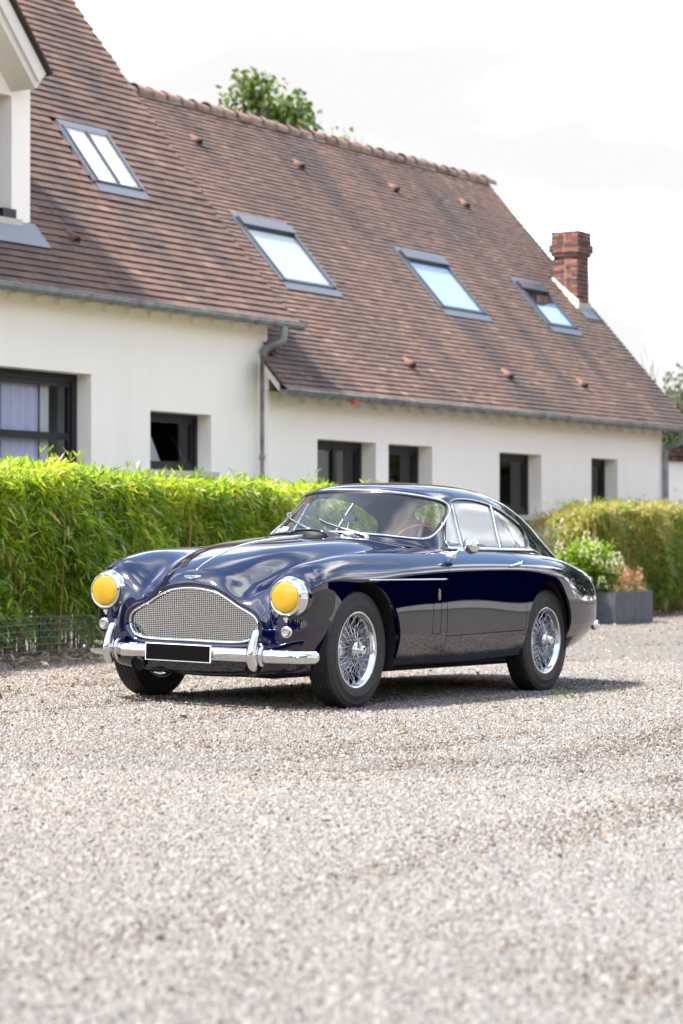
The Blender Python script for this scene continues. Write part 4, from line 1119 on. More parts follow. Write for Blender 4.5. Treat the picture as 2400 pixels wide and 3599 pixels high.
def window(parent, x0, x1, z0, z1, y, mull=(), trans=(), fw=.065, name='window', room='room_dark', deep=1.6):
    m = MB(); t = .07
    m.box((x0, y, z0), (x0+fw, y+t, z1)).box((x1-fw, y, z0), (x1, y+t, z1)).box((x0+fw, y, z1-fw), (x1-fw, y+t, z1)).box((x0+fw, y, z0), (x1-fw, y+t, z0+fw))
    i = .018; s = fw + .05
    m.box((x0+fw, y+i, z0+fw), (x0+s, y+t-.004, z1-fw)).box((x1-s, y+i, z0+fw), (x1-fw, y+t-.004, z1-fw)).box((x0+s, y+i, z1-s), (x1-s, y+t-.004, z1-fw)).box((x0+s, y+i, z0+fw), (x1-s, y+t-.004, z0+s))
    for q in mull: m.box((q-.045, y+.006, z0+fw), (q+.045, y+t-.002, z1-fw))
    for q in trans: m.box((x0+s, y+.010, q-.04), (x1-s, y+t-.006, q+.04))
    w = m.build(name, 'frame_dark', parent)
    part('pane', [(x0+fw, y+.04, z0+fw), (x1-fw, y+.04, z0+fw), (x1-fw, y+.04, z1-fw), (x0+fw, y+.04, z1-fw)], [(0, 1, 2, 3)], 'window_glass', w, False)
    b = MB(); e = .01
    X0, X1, Z0, Z1, Y0, Y1_ = x0-.3, x1+.5, z0-.02, z1+.02, y+t+.02, y+deep
    V = [(X0,Y0,Z0),(X1,Y0,Z0),(X1,Y1_,Z0),(X0,Y1_,Z0),(X0,Y0,Z1),(X1,Y0,Z1),(X1,Y1_,Z1),(X0,Y1_,Z1)]
    b.raw(V, [(0,1,2,3),(7,6,5,4),(1,5,6,2),(2,6,7,3),(3,7,4,0)])
    b.build('room', room, w)
    return w

def prof_point(prof, s):
    """point and direction at slope distance s along the roof profile [(y, z)...]"""
    for (ya, za), (yb, zb) in zip(prof[:-1], prof[1:]):
        L = math.hypot(yb-ya, zb-za)
        if s <= L or (yb, zb) == prof[-1]:
            return ya+(yb-ya)*s/L, za+(zb-za)*s/L, (yb-ya)/L, (zb-za)/L
        s -= L
def prof_s(prof, y):
    s = 0
    for (ya, za), (yb, zb) in zip(prof[:-1], prof[1:]):
        L = math.hypot(yb-ya, zb-za)
        if y <= yb: return s + (y-ya)/(yb-ya)*L
        s += L
    return s
def lay_tiles(roof, prof, x0, x1, gauge, width, mat, skip, thick=.017, n_single=300, seed=1, sag=0.0):
    """courses of plain tiles: the largest-looking ones are parts of their own, the rest one mesh"""
    rg = np.random.default_rng(seed)
    S = sum(math.hypot(b[0]-a[0], b[1]-a[1]) for a, b in zip(prof[:-1], prof[1:]))
    tiles = []
    for c in range(int(S/gauge)):
        s = c*gauge
        y, z, cy, cz = prof_point(prof, s)
        off = (width*.5 if c % 2 else 0) + rg.normal(0, .003)
        wob = rg.normal(0, .0015)
        xa = x0 - off
        while xa < x1:
            a, b = max(xa, x0), min(xa+width, x1); xa += width
            if b - a < width*.2: continue
            if skip((a+b)/2, y): continue
            tiles.append(((a+b)/2, y, z, cy, cz, (b-a)/2, wob, rg.normal(0, .0014), rg.normal(0, .005), rg.beta(2.5, 2.5)))
    T = np.array(tiles)
    P = T[:, :3]; px, py, dep = project(P)
    score = np.where((px > 0.004) & (px < .996) & (py > 0.004) & (py < .996), 1/dep, 0)
    single = set(np.argsort(-score)[:n_single].tolist())
    L = gauge*1.55
    def verts(hw, th=thick):
        # local: x across, y up the slope, z off the roof
        lift = .031 if gauge > .1 else .027
        return np.array([(-hw, 0, lift), (hw, 0, lift), (hw, L, .002), (-hw, L, .002), (-hw, 0, lift+th), (hw, 0, lift+th), (hw, L, .002+th), (-hw, L, .002+th)])
    FT = [(4, 5, 6, 7), (0, 1, 5, 4), (1, 2, 6, 5), (3, 0, 4, 7), (0, 3, 2, 1)]
    full = width*.5 - .0022
    protos = {}
    VV = []; FF = []; TT = []; n = 0
    for i, (x, y, z, cy, cz, hw, wob, dz, rot, tint) in enumerate(tiles):
        R = np.array([(1, 0, 0), (0, cy, cz), (0, -cz, cy)])        # rows: across, up the slope, outwards
        if i in single:
            hw_ = hw - .0022
            key = (round(hw_, 3), int(tint*8))
            if key not in protos: protos[key] = new_mesh('roof_tile', verts(hw_), FT, mat, False, tint=[(key[1]+.5)/8]*5)
            o = add('roof_tile', protos[key], roof)
            Mx = Matrix(((1, 0, 0, x), (0, cy, -cz, y), (0, cz, cy, z), (0, 0, 0, 1)))
            o.matrix_local = Mx @ Matrix.Rotation(rot*.5, 4, 'Z') @ Matrix.Translation((0, wob, dz+.002))
        else:
            lv = verts(hw - .0022); c_, s_ = math.cos(rot*.5), math.sin(rot*.5)
            lv = np.stack([lv[:, 0]*c_ - lv[:, 1]*s_, lv[:, 0]*s_ + lv[:, 1]*c_ + wob, lv[:, 2] + dz + .002], 1)
            VV.append(lv @ R + [x, y, z]); FF += [[q+n for q in f] for f in FT]; TT += [tint]*5; n += 8
    me = new_mesh('tile_field', np.concatenate(VV), FF, mat, False, tint=TT)
    add('tile_field', me, roof, kind='stuff')

def gutter(parent, x0, x1, y, z, r=.068, step=.40):
    a = np.linspace(np.pi, 2*np.pi, 11)
    o = np.stack([np.zeros(11), y + r*np.cos(a), z + r*np.sin(a)], 1)
    i_ = np.stack([np.zeros(11), y + (r-.006)*np.cos(a[::-1]), z + (r-.006)*np.sin(a[::-1])], 1)
    sec = np.concatenate([o, i_]); n = len(sec)
    V = np.concatenate([sec + [x0, 0, 0], sec + [x1, 0, 0]])
    Fs = [(j, (j+1) % n, n+(j+1) % n, n+j) for j in range(n)]
    Fs += [tuple(range(11)), tuple(n+j for j in range(11))[::-1]]
    g = part('gutter', V, Fs, 'zinc', parent, False)
    for p in g.data.polygons: p.use_smooth = len(p.vertices) == 4
    mm = MB().tube([(x0, y-r-.002, z+.004), (x1, y-r-.002, z+.004)], .011, 8); mm.build('gutter_bead', 'zinc', g, True)
    x = x0 + .2; me = None
    while x < x1:
        if me is None:
            aa = np.linspace(np.pi*.98, np.pi*1.9, 12)
            V_, F_ = tube_mesh([(0, y + (r+.003)*math.cos(q), z + (r+.003)*math.sin(q)) for q in aa], .0085, 6)
            me = new_mesh('gutter_bracket', V_, F_, 'zinc', True)
        add('gutter_bracket', me, g, (x, 0, 0)); x += step
    return g
def downpipe(parent, pts, r=.05):
    P = smooth_poly(pts, 6, False)
    d = MB().tube(P, r, 14).build('downpipe', 'zinc', parent, True)
    m = None
    for q in (pts[-1], (np.array(pts[-1])*.55 + np.array(pts[-2])*.45), pts[-2]):
        MB().lathe([(r+.001, -.03), (r+.009, -.026), (r+.009, .026), (r+.001, .03)], q, (0, 0, 1), 18).build('pipe_collar', 'zinc', d, True)
    return d

def plane_frame(prof, y):
    s = prof_s(prof, y); yy, zz, cy, cz = prof_point(prof, s); return s, cy, cz
def roof_matrix(prof, x, y, lift=0.0):
    s = prof_s(prof, y); yy, zz, cy, cz = prof_point(prof, s)
    return Matrix(((1, 0, 0, x), (0, cy, -cz, yy - cz*lift), (0, cz, cy, zz + cy*lift), (0, 0, 0, 1)))
def skylight(roofp, prof, xa, xb, ya, yb, twin=False, pane_backing=1.0):
    s0, s1 = prof_s(prof, ya), prof_s(prof, yb); h = s1 - s0; w = xb - xa
    Mx = roof_matrix(prof, xa, ya, .0)
    fw = .045 if not twin else .034
    m = MB()
    z0, z1 = .0, .078
    m.box((0, 0, z0), (fw, h, z1)).box((w-fw, 0, z0), (w, h, z1)).box((fw, 0, z0), (w-fw, fw, z1-.012))
    if not twin: m.box((fw, h-.17, z0), (w-fw, h, z1+.012))
    else: m.box((fw, h-fw, z0), (w-fw, h, z1-.01)); m.box((w/2-.014, fw, .03), (w/2+.014, h-fw, z1+.004))
    sk = m.build('skylight', 'frame_grey', roofp); sk.matrix_local = Mx
    top = h-.17 if not twin else h-fw
    part('pane', [(fw, fw, .062), (w-fw, fw, .062), (w-fw, top, .062), (fw, top, .062)], [(0, 1, 2, 3)], 'roof_glass', sk, False)
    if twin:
        part('pane_backing', [(fw, fw, .02), (w-fw, fw, .02), (w-fw, top, .02), (fw, top, .02)], [(0, 1, 2, 3)], 'room_white', sk, False)  # added white sheet: the sky's reflection is put into its colour
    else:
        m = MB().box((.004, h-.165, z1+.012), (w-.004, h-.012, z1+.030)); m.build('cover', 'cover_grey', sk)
        b0 = fw + (top-fw)*pane_backing
        part('pane_backing', [(fw, fw, .03), (w-fw, fw, .03), (w-fw, b0, .03), (fw, b0, .03)], [(0, 1, 2, 3)], 'pane_backing', sk, False)  # added pale sheet: sky mirrored in the pane, put into the colour
        if pane_backing < 1: part('dark_room', [(fw, b0, .01), (w-fw, b0, .01), (w-fw, top, .01), (fw, top, .01)], [(0, 1, 2, 3)], 'room_dark', sk, False)
    # side and foot flashings
    m = MB().box((-.05, -.15, .036), (w+.05, 0, .050)).box((-.07, 0, .03), (0, h, .060)).box((w, 0, .03), (w+.06, h, .060)).box((-.035, h, .03), (w+.035, h+.09, .066))
    m.build('flashing', 'lead', sk)
    return sk
def vent_tile(roofp, prof, x, y):
    V = []; Fs = []; n = 12
    rows = [(.13, .016, .048), (.04, .046, .064), (-.06, .066, .074)]
    for (sy, hgt, hw) in rows:
        for j in range(n):
            t = np.pi*j/(n-1); V.append((hw*math.cos(t), sy, .03 + hgt*1.35*math.sin(t)))
    for (sy, hgt, hw) in rows[::-1][:1]:
        for j in range(n):
            t = np.pi*j/(n-1); V.append((hw*.8*math.cos(t), sy+.004, .03 + hgt*1.12*math.sin(t)))
    Fs = [(i*n+j, i*n+j+1, (i+1)*n+j+1, (i+1)*n+j) for i in range(3) for j in range(n-1)]
    o = part('vent_tile', V, Fs, 'vent_clay', roofp, True); o.matrix_local = roof_matrix(prof, x, y)
    part('vent_mouth', V[3*n:], [tuple(range(n))], 'underlay', o, False)
    return o
def mk_vent():
    t = NT('vent_clay'); p = t.n('ShaderNodeNewGeometry').outputs['Position']; n = t.noise(14, 5, .65, p)
    c = t.ramp(n, [(.35, (.10, .05, .04)), (.6, (.185, .085, .058))]); t.bsdf(Base_Color=c, Roughness=.85); MATS['vent_clay'] = t.m
mk_vent()

# ------------------------------------------------------------------ the tall house (left)
Y2, Y1 = 8.226, 8.386
H_X0, H_X1 = -8.0, 12.44
house = empty('house', (0, 0, 0), 'tall cream rendered house with steep brown tiled roof and gabled dormer at left', 'house')
m = MB()
big = (5.9, 9.023, .25, 2.815); small = (10.09, 11.276, 1.80, 2.47)
wall_sheet(m, H_X0, H_X1, -.6, 3.78, Y1, [big, small], .20)
m.raw([(H_X1, Y1, -.6), (H_X1, 19.5, -.6), (H_X1, 19.5, 3.6), (H_X1, 14, 10.9), (H_X1, 10.3, 6.15), (H_X1, 9.2, 4.72), (H_X1, Y1, 3.78)], [(0, 1, 2, 3, 4, 5, 6)])
m.raw([(H_X0, Y1, -.6), (H_X0, 19.5, -.6), (H_X0, 19.5, 3.95), (H_X0, 14, 11.0), (H_X0, Y1, 3.95)], [(4, 3, 2, 1, 0)])
m.raw([(H_X0, 19.5, -.6), (H_X1, 19.5, -.6), (H_X1, 19.5, 3.95), (H_X0, 19.5, 3.95)], [(3, 2, 1, 0)])
m.build('wall', 'wall_render', house)
w = window(house, big[0], big[1], big[2], big[3], Y1+.20, mull=(7.70,), trans=(2.126,), fw=.09, name='window', room='room_white', deep=2.2)
# curtain hung in folds behind the right-hand light
V = []; n = 60
for i in range(n):
    x = 7.80 + .62*i/(n-1); y = Y1 + .31 + .02*math.sin(i*1.3) + .01*math.sin(i*.45)
    V += [(x, y, .25), (x, y, 2.8)]
Fs = [(2*i, 2*i+2, 2*i+3, 2*i+1) for i in range(n-1)]
part('curtain', V, Fs, 'curtain', w, True)
MB().box((8.50, Y1+.29, .25), (8.64, Y1+.30, 2.72)).build('side_blind', 'barn_pale', w)
MB().box((8.22, Y1+.32, .3), (8.50, Y1+.33, 2.75)).build('pane_backing', 'lavender', w)
MB().box((6.0, Y1+.34, .3), (7.80, Y1+.35, 2.75)).build('pane_backing', 'room_white', w)
w = window(house, small[0], small[1], small[2], small[3], Y1+.20, fw=.06, name='window', deep=1.2)
# the tilted-in sash with pale things behind it
V = [(10.17, Y1+.28, 1.86), (11.20, Y1+.28, 1.86), (11.20, Y1+.62, 2.36), (10.17, Y1+.62, 2.36)]
m = MB()
for a, b in ((0, 1), (1, 2), (2, 3), (3, 0)):
    m.tube([V[a], V[b]], .022, 4)
m.build('tilted_sash', 'frame_dark', w)
MB().raw([(10.38, Y1+.33, 1.86), (10.75, Y1+.33, 1.86), (10.62, Y1+.40, 2.22), (10.44, Y1+.40, 2.26)], [(0, 1, 2, 3)]).build('grey_board', 'barn_pale', w)
MB().raw([(10.22, Y1+.29, 1.86), (10.42, Y1+.29, 1.86), (10.34, Y1+.30, 2.06), (10.22, Y1+.30, 2.12)], [(0, 1, 2, 3)]).build('blue_cloth', 'blue_cloth', w)
MB().box((10.0, Y1-.06, 1.735), (11.36, Y1+.19, 1.797)).build('window_sill', 'stone_sill', house)

PROF1 = [(8.055, 3.615), (8.45, 4.02), (9.2, 4.90), (10.3, 6.33), (14.0, 11.15)]
HV = 12.62
rf = MB()
for (a, b) in zip(PROF1[:-1], PROF1[1:]):
    rf.raw([(H_X0-.2, a[0], a[1]-.01), (HV-.01, a[0], a[1]-.01), (HV-.01, b[0], b[1]-.01), (H_X0-.2, b[0], b[1]-.01)], [(0, 1, 2, 3)])
rf.raw([(H_X0-.2, 14.0, 11.14), (HV-.01, 14.0, 11.14), (HV-.01, 19.8, 3.5), (H_X0-.2, 19.8, 3.5)], [(0, 1, 2, 3)])
roof1 = rf.build('roof', 'underlay', house)
DX0, DX1, DY = 4.6, 8.405, 8.745
S1 = (10.34, 11.21, 9.395, 9.94)
def skip1(x, y):
    if S1[0]-.02 < x < S1[1]+.02 and S1[2]-.16 < y < S1[3]+.02: return True
    if x < DX1+.02 and y > DY-.16 and x > DX0: return True
    return False
lay_tiles(roof1, PROF1, 5.2, HV, .118, .205, 'tile_house', skip1, seed=3)
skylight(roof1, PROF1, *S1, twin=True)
vent_tile(roof1, PROF1, 9.05, 8.70)
g = gutter(house, H_X0, 12.76, 8.09, 3.635)
downpipe(house, [(12.36, 8.09, 3.58), (12.355, 8.09, 3.47), (12.34, 8.12, 3.40), (12.30, 8.26, 3.33), (12.285, 8.315, 3.27), (12.28, 8.325, 3.15), (12.28, 8.325, 2.0), (12.28, 8.325, -.1)], .052)
me = None
x = 5.6
while x < 12.4:
    if me is None:
        mm = MB().box((-.022, 8.31, 3.54), (.022, Y1, 3.60)); me = new_mesh('rafter_end', np.concatenate(mm.V), mm.F, 'wall_render', False)
    add('rafter_end', me, house, (x, 0, -.02)); x += .405
MB().box((H_X0, 8.16, 3.60), (12.5, 8.42, 3.625)).build('eave_board', 'trim_render', house)

# dormer
m = MB(); DC = 6.5; zA = 6.10; k48 = 1.105
wo = (6.7, 8.098, 4.446, 5.775)
wall_sheet(m, DX0, DX1, 4.30, 6.05, DY, [wo], .26)
m.raw([(DX0, DY, 6.05), (DX1, DY, 6.05), (DC, DY, 6.05 + (DX1-DC)*k48)], [(0, 1, 2)])
m.raw([(DX1, DY, 4.30), (DX1, 11.5, 4.30), (DX1, 11.5, 6.05), (DX1, DY, 6.05)], [(0, 1, 2, 3)])
m.raw([(DX0, DY, 4.30), (DX0, 11.5, 4.30), (DX0, 11.5, 6.05), (DX0, DY, 6.05)], [(3, 2, 1, 0)])
dormer = m.build('dormer', 'wall_render', house)
window(dormer, *wo, DY+.26, mull=(7.4,), fw=.07, name='dormer_window')
MB().box((6.6, DY-.07, 4.37), (8.20, DY+.24, 4.443)).build('dormer_sill', 'stone_sill', dormer)
MB().box((7.90, DY-.05, 4.446), (8.12, DY+.06, 4.545)).build('sill_bracket', 'frame_dark', dormer)
MB().box((8.16, DY-.05, 4.245), (DX1+.012, DY+.1, 4.37)).build('dormer_plinth', 'mortar', dormer)
a_ = roof_matrix(PROF1, 0, 8.62)
ap = MB().box((5.0, -.14, .045), (8.46, .22, .058)).build('apron_flashing', 'lead', dormer); ap.matrix_local = a_
def slope_bar(mb, xa, za, xb, zb, y0, y1, t0, t1):
    """bar that follows a gable slope, between offsets t0..t1 below the line"""
    d = np.array([xb-xa, zb-za]); d /= np.linalg.norm(d); n_ = np.array([-d[1], d[0]]);
    if n_[1] > 0: n_ = -n_
    q = [np.array([xa, za]) + n_*t0, np.array([xb, zb]) + n_*t0, np.array([xb, zb]) + n_*t1, np.array([xa, za]) + n_*t1]
    V = [(p[0], y0, p[1]) for p in q] + [(p[0], y1, p[1]) for p in q]
    mb.raw(V, [(0, 1, 2, 3), (7, 6, 5, 4), (0, 4, 5, 1), (1, 5, 6, 2), (2, 6, 7, 3), (3, 7, 4, 0)])
xe, ze = 8.27, 5.99
za_ = ze + (xe-DC)*k48
for sgn in (1, -1):
    X = lambda v: v if sgn > 0 else 2*DC - v
    mm = MB(); slope_bar(mm, DC, za_, X(xe), ze, 8.34, 11.6, 0, .03); mm.build('dormer_roof', 'underlay', dormer)
    mm = MB(); slope_bar(mm, DC, za_-.05, X(xe-.045), ze-.0, 8.37, 8.40, .0, .15); mm.build('barge_board', 'trim_render', dormer)
    mm = MB(); slope_bar(mm, DC, za_-.28, X(xe-.10), ze-.10, 8.405, 8.74, .0, .11); mm.build('verge_soffit', 'trim_render', dormer)
    # tiles of the dormer slope: their edges show as the red verge
    L = math.hypot(xe-DC, za_-ze); nT = int(L/.11)
    dd = np.array([(DC-X(xe)), za_-ze])/L; nn_ = np.array([-dd[1], dd[0]]); nn_ = nn_ if nn_[1] > 0 else -nn_
    base = np.array([X(xe), ze])
    Vt = np.array([(0, 0, .012), (.19, 0, .012), (.19, .17, 0), (0, .17, 0), (0, 0, .030), (.19, 0, .030), (.19, .17, .018), (0, .17, .018)])
    for c in range(nT):
        o2 = base + dd*c*.11
        for r_ in range(1 if c % 1 == 0 else 0):
            V = [(o2[0] + dd[0]*q[1] + nn_[0]*q[2], 8.325 + q[0], o2[1] + dd[1]*q[1] + nn_[1]*q[2]) for q in Vt]
            me_ = new_mesh('dormer_tile', V, [(4,5,6,7),(0,1,5,4),(1,2,6,5),(3,0,4,7),(0,3,2,1),(2,3,7,6)], 'tile_house', False, tint=[.55+.4*RNG.random()]*6)
            add('dormer_tile', me_, dormer)

# ------------------------------------------------------------------ the low wing
wing_h = empty('house_wing', (12.24, Y2, 0), 'low cream house wing with long brown tiled roof, three skylights and brick chimney', 'house wing')
wing_h.location = (0, 0, 0)
WX0, WX1 = 12.24, 23.32
holes = [(13.306, 14.684, .02, 2.262), (14.996, 16.119, .02, 2.262), (17.976, 19.235, 1.368, 2.25), (20.829, 21.717, .9, 2.257)]
m = MB()
wall_sheet(m, WX0, WX1, -.6, 3.10, Y2, holes, .215)
m.raw([(WX0, Y2, -.6), (WX0, 12.2, -.6), (WX0, 12.2, 6.2), (WX0, 11.63, 6.95), (WX0, Y2, 3.10)], [(4, 3, 2, 1, 0)])
m.raw([(WX1, Y2, -.6), (WX1, 15.3, -.6), (WX1, 15.3, 3.0), (WX1, 11.63, 6.95), (WX1, Y2, 3.10)], [(0, 1, 2, 3, 4)])
m.build('wall', 'wall_render', wing_h)
YW = Y2 + .215
d1 = window(wing_h, *holes[0], YW, mull=(14.05,), fw=.07, name='door')
MB().box((13.40, YW+.05, .1), (13.98, YW+.058, 2.13)).build('door_leaf', 'frame_grey', d1)
MB().box((13.90, YW-.005, .95), (13.925, YW+.03, 1.75)).build('door_bar', 'frame_dark', d1)
MB().box((14.10, YW+.3, .1), (14.26, YW+.33, 2.2)).build('curtain', 'barn_pale', d1)
d2 = window(wing_h, *holes[1], YW, fw=.07, name='window')
MB().box((15.25, YW+.30, .1), (15.62, YW+.33, 2.12)).build('pane_backing', 'barn_pale', d2)
w3 = window(wing_h, *holes[2], YW, fw=.07, name='window')
MB().box((18.2, YW+.30, 1.35), (18.60, YW+.33, 2.12)).build('pane_backing', 'barn_pale', w3)
MB().box((18.05, YW+.25, 1.35), (18.14, YW+.28, 2.1)).build('curtain', 'room_white', w3)
MB().box((17.88, Y2-.075, 1.295), (19.34, Y2+.21, 1.365)).build('window_sill', 'stone_sill', wing_h)
w4 = window(wing_h, *holes[3], YW, fw=.07, name='window')

PROF2 = [(7.855, 2.79), (11.63, 7.045)]
RX0, RX1 = 12.03, 23.65
rf = MB()
rf.raw([(12.42, 7.855, 2.775), (RX1-.01, 7.855, 2.775), (RX1-.01, 11.63, 7.03), (12.42, 11.63, 7.03)], [(0, 1, 2, 3)])
rf.raw([(RX0+.01, 7.855, 2.775), (12.42, 7.855, 2.775), (12.42, 8.17, 3.135), (RX0+.01, 8.17, 3.135)], [(0, 1, 2, 3)])
rf.raw([(RX0+.01, 11.63, 7.03), (RX1-.01, 11.63, 7.03), (RX1-.01, 15.4, 2.8), (RX0+.01, 15.4, 2.8)], [(0, 1, 2, 3)])
rf.raw([(RX0+.01, 7.855, 2.775), (RX1-.01, 7.855, 2.775), (RX1-.01, Y2, 2.80), (RX0+.01, Y2, 2.80)], [(3, 2, 1, 0)])
rf.raw([(RX1-.01, 7.855, 2.775), (RX1-.01, 11.63, 7.03), (RX1-.01, 11.63, 6.90), (RX1-.01, Y2, 2.80)], [(0, 1, 2, 3)])
roof2 = rf.build('roof', 'underlay', wing_h)
SKY = [(13.96, 15.20, 9.21, 9.985, 1.0), (18.0, 19.27, 9.20, 9.958, 1.0), (21.28, 22.20, 9.205, 9.82, .60)]
def skip2(x, y):
    for (a, b, c, d, _) in SKY:
        if a-.02 < x < b+.02 and c-.15 < y < d+.04: return True
    if x < 12.40 and y > 8.17: return True
    if 22.95 < x < 23.46 and 9.42 < y < 10.05: return True
    return False
lay_tiles(roof2, PROF2, RX0, RX1, .0855, .158, 'tile_wing', skip2, thick=.015, seed=5)
for s_ in SKY: skylight(roof2, PROF2, *s_[:4], pane_backing=s_[4])
for x, y in ((14.56, 11.04), (17.06, 11.04), (19.67, 11.03), (21.88, 11.05), (15.63, 8.32), (18.35, 8.33), (20.69, 8.335)): vent_tile(roof2, PROF2, x, y)
# ridge: half-round tiles bedded in mortar
me_list = []
for v_ in range(5):
    V = []; Fs = []; n = 11
    for i, (xx, r) in enumerate(((-.02, .130), (.03, .136), (.06, .116), (.345, .104))):
        for j in range(n):
            t = np.pi*(-.06 + 1.12*j/(n-1)); V.append((xx, r*math.cos(t), r*.95*math.sin(t)))
    Fs = [(i*n+j, (i+1)*n+j, (i+1)*n+j+1, i*n+j+1) for i in range(3) for j in range(n-1)]
    me_list.append(new_mesh('ridge_tile', V, Fs, 'ridge_clay' if 'ridge_clay' in MATS else None, True, tint=[v_/4]*len(Fs)))
def mk_ridge():
    t = NT('ridge_clay'); p = t.n('ShaderNodeNewGeometry').outputs['Position']; a = t.attr('tint'); n = t.noise(9, 6, .7, p); n2 = t.noise(26, 4, .7, p)
    c = t.ramp(a.outputs['Fac'], [(0, (.17, .095, .075)), (.6, (.30, .155, .105)), (1, (.24, .14, .11))])
    c = t.mix(t.n('ShaderNodeMapRange', {0: n, 1: .45, 2: .62, 3: 0., 4: .8}).outputs[0], c, (.25, .21, .165))
    c = t.mix(t.n('ShaderNodeMapRange', {0: n2, 1: .55, 2: .7, 3: 0., 4: .8}).outputs[0], c, (.045, .04, .035))
    t.bsdf(Base_Color=c, Roughness=.9, Normal=t.bump(n2, .5, .01)); MATS['ridge_clay'] = t.m
mk_ridge()
for me_ in me_list: me_.materials.clear(); me_.materials.append(M('ridge_clay'))
x = RX0 - .05
while x < RX1 - .1:
    o = add('ridge_tile', me_list[int(RNG.integers(5))], roof2, (x, 11.63 + RNG.normal(0, .006), 7.035 + RNG.normal(0, .007)))
    o.rotation_euler = (RNG.normal(0, .05), RNG.normal(0, .02), RNG.normal(0, .012)); x += .33
MB().box((RX0, 11.535, 6.99), (RX1-.02, 11.725, 7.05)).build('ridge_bedding', 'mortar', roof2)
g = gutter(wing_h, 12.05, 23.72, 7.885, 2.795, .064, .42)
downpipe(wing_h, [(23.36, 7.885, 2.73), (23.355, 7.89, 2.63), (23.35, 7.95, 2.56), (23.335, 8.11, 2.50), (23.33, 8.165, 2.43), (23.325, 8.17, 2.2), (23.325, 8.17, 1.4), (23.325, 8.17, -.1)], .048)
me = None; x = 12.5
while x < 23.2:
    if me is None:
        mm = MB().box((-.020, 8.13, 2.675), (.018, Y2, 2.75)); me = new_mesh('rafter_end', np.concatenate(mm.V), mm.F, 'wall_render', False)
    add('rafter_end', me, wing_h, (x, 0, 0)); x += .42
# left verge board
mm = MB()
mm.raw([(12.06, 7.95, 2.77), (12.06, 8.17, 3.018), (12.06, 8.17, 3.118), (12.06, 7.95, 2.87), (12.10, 7.95, 2.77), (12.10, 8.17, 3.018), (12.10, 8.17, 3.118), (12.10, 7.95, 2.87)],
       [(3, 2, 1, 0), (4, 5, 6, 7), (0, 1, 5, 4), (3, 7, 6, 2), (0, 4, 7, 3), (1, 2, 6, 5)]); mm.build('barge_board', 'trim_render', wing_h)
mm = MB(); mm.raw([(23.56, 7.95, 2.68), (23.56, 11.6, 6.80), (23.56, 11.6, 6.98), (23.56, 7.95, 2.86), (23.60, 7.95, 2.68), (23.60, 11.6, 6.80), (23.60, 11.6, 6.98), (23.60, 7.95, 2.86)],
       [(3, 2, 1, 0), (4, 5, 6, 7), (0, 1, 5, 4), (3, 7, 6, 2), (0, 4, 7, 3), (1, 2, 6, 5)]); mm.build('barge_board', 'trim_render', wing_h)
MB().box((13.50, 7.80, 2.69), (13.56, 7.86, 2.735)).build('red_clip', 'red_plastic', wing_h)

# chimney
CX0, CX1, CY0, CY1, CT = 22.992, 23.425, 9.57, 10.01, 6.03
core = MB().box((CX0+.010, CY0+.010, 4.3), (CX1-.010, CY1-.010, CT-.02)).box((CX0-.018, CY0-.018, 5.62), (CX1+.018, CY1+.018, 6.0)).box((CX0-.048, CY0-.048, 5.68), (CX1+.048, CY1+.048, 5.81)).build('chimney', 'mortar', wing_h)
rg = np.random.default_rng(4); course = .069; z = 4.58; c = 0
bricks = {}
def brick(lx, ly, lz, pos):
    key = (round(lx, 3), round(ly, 3))
    if key not in bricks:
        mm = MB().box((-lx/2, -ly/2, -lz/2), (lx/2, ly/2, lz/2)); bricks[key] = new_mesh('brick', np.concatenate(mm.V), mm.F, 'brick', False)
    o = add('brick', bricks[key], core, pos); o.rotation_euler = (0, rg.normal(0, .006), rg.normal(0, .012)); return o
while z + course < CT + .01:
    d = CT - z
    off = .0
    if d < .30: off = .028
    if .21 < d < .36: off = .058
    if .36 <= d < .43: off = .030
    x0, x1, y0, y1 = CX0-off, CX1+off, CY0-off, CY1+off
    bw = .105; zc_ = z + course/2; h = course - .012
    L = x1-x0
    if c % 2 == 0:
        xs_ = [x0, (x0+x1)/2, x1]; ys_ = [y0+bw, (y0+y1)/2, y1-bw]
    else:
        xs_ = [x0+bw, (x0+x1)/2, x1-bw]; ys_ = [y0, (y0+y1)/2, y1]
    j = .013
    for a, b in zip(xs_[:-1], xs_[1:]):
        for yy in (y0+bw/2, y1-bw/2): brick(b-a-j, bw-.002, h, ((a+b)/2, yy + rg.normal(0, .0012), zc_))
    for a, b in zip(ys_[:-1], ys_[1:]):
        for xx in (x0+bw/2, x1-bw/2): brick(bw-.002, b-a-j, h, (xx + rg.normal(0, .0012), (a+b)/2, zc_))
    z += course; c += 1
sl_ = (7.045-2.875)/(11.63-7.93)
zr = lambda y: 2.875 + (y-7.93)*sl_
V = [(CX0-.03, CY0-.03, zr(CY0)-.12), (CX0-.03, CY1, zr(CY1)-.05), (CX0-.03, CY1, zr(CY1)+.07), (CX0-.03, CY0-.03, zr(CY0)+.16), (CX0+.02, CY0-.03, zr(CY0)-.12), (CX0+.02, CY1, zr(CY1)-.05), (CX0+.02, CY1, zr(CY1)+.07), (CX0+.02, CY0-.03, zr(CY0)+.16)]
MB().raw(V, [(3, 2, 1, 0), (4, 5, 6, 7), (3, 7, 6, 2), (0, 4, 7, 3)]).build('mortar_fillet', 'trim_render', core)
MB().box((CX0-.02, CY0-.025, zr(CY0)-.15), (CX1+.02, CY0+.02, zr(CY0)+.14)).build('chimney_foot', 'mortar', core)
ap = MB().box((CX0-.03, -.22, .040), (CX1+.05, .02, .055)).build('apron_flashing', 'lead', core); ap.matrix_local = roof_matrix(PROF2, 0, CY0)

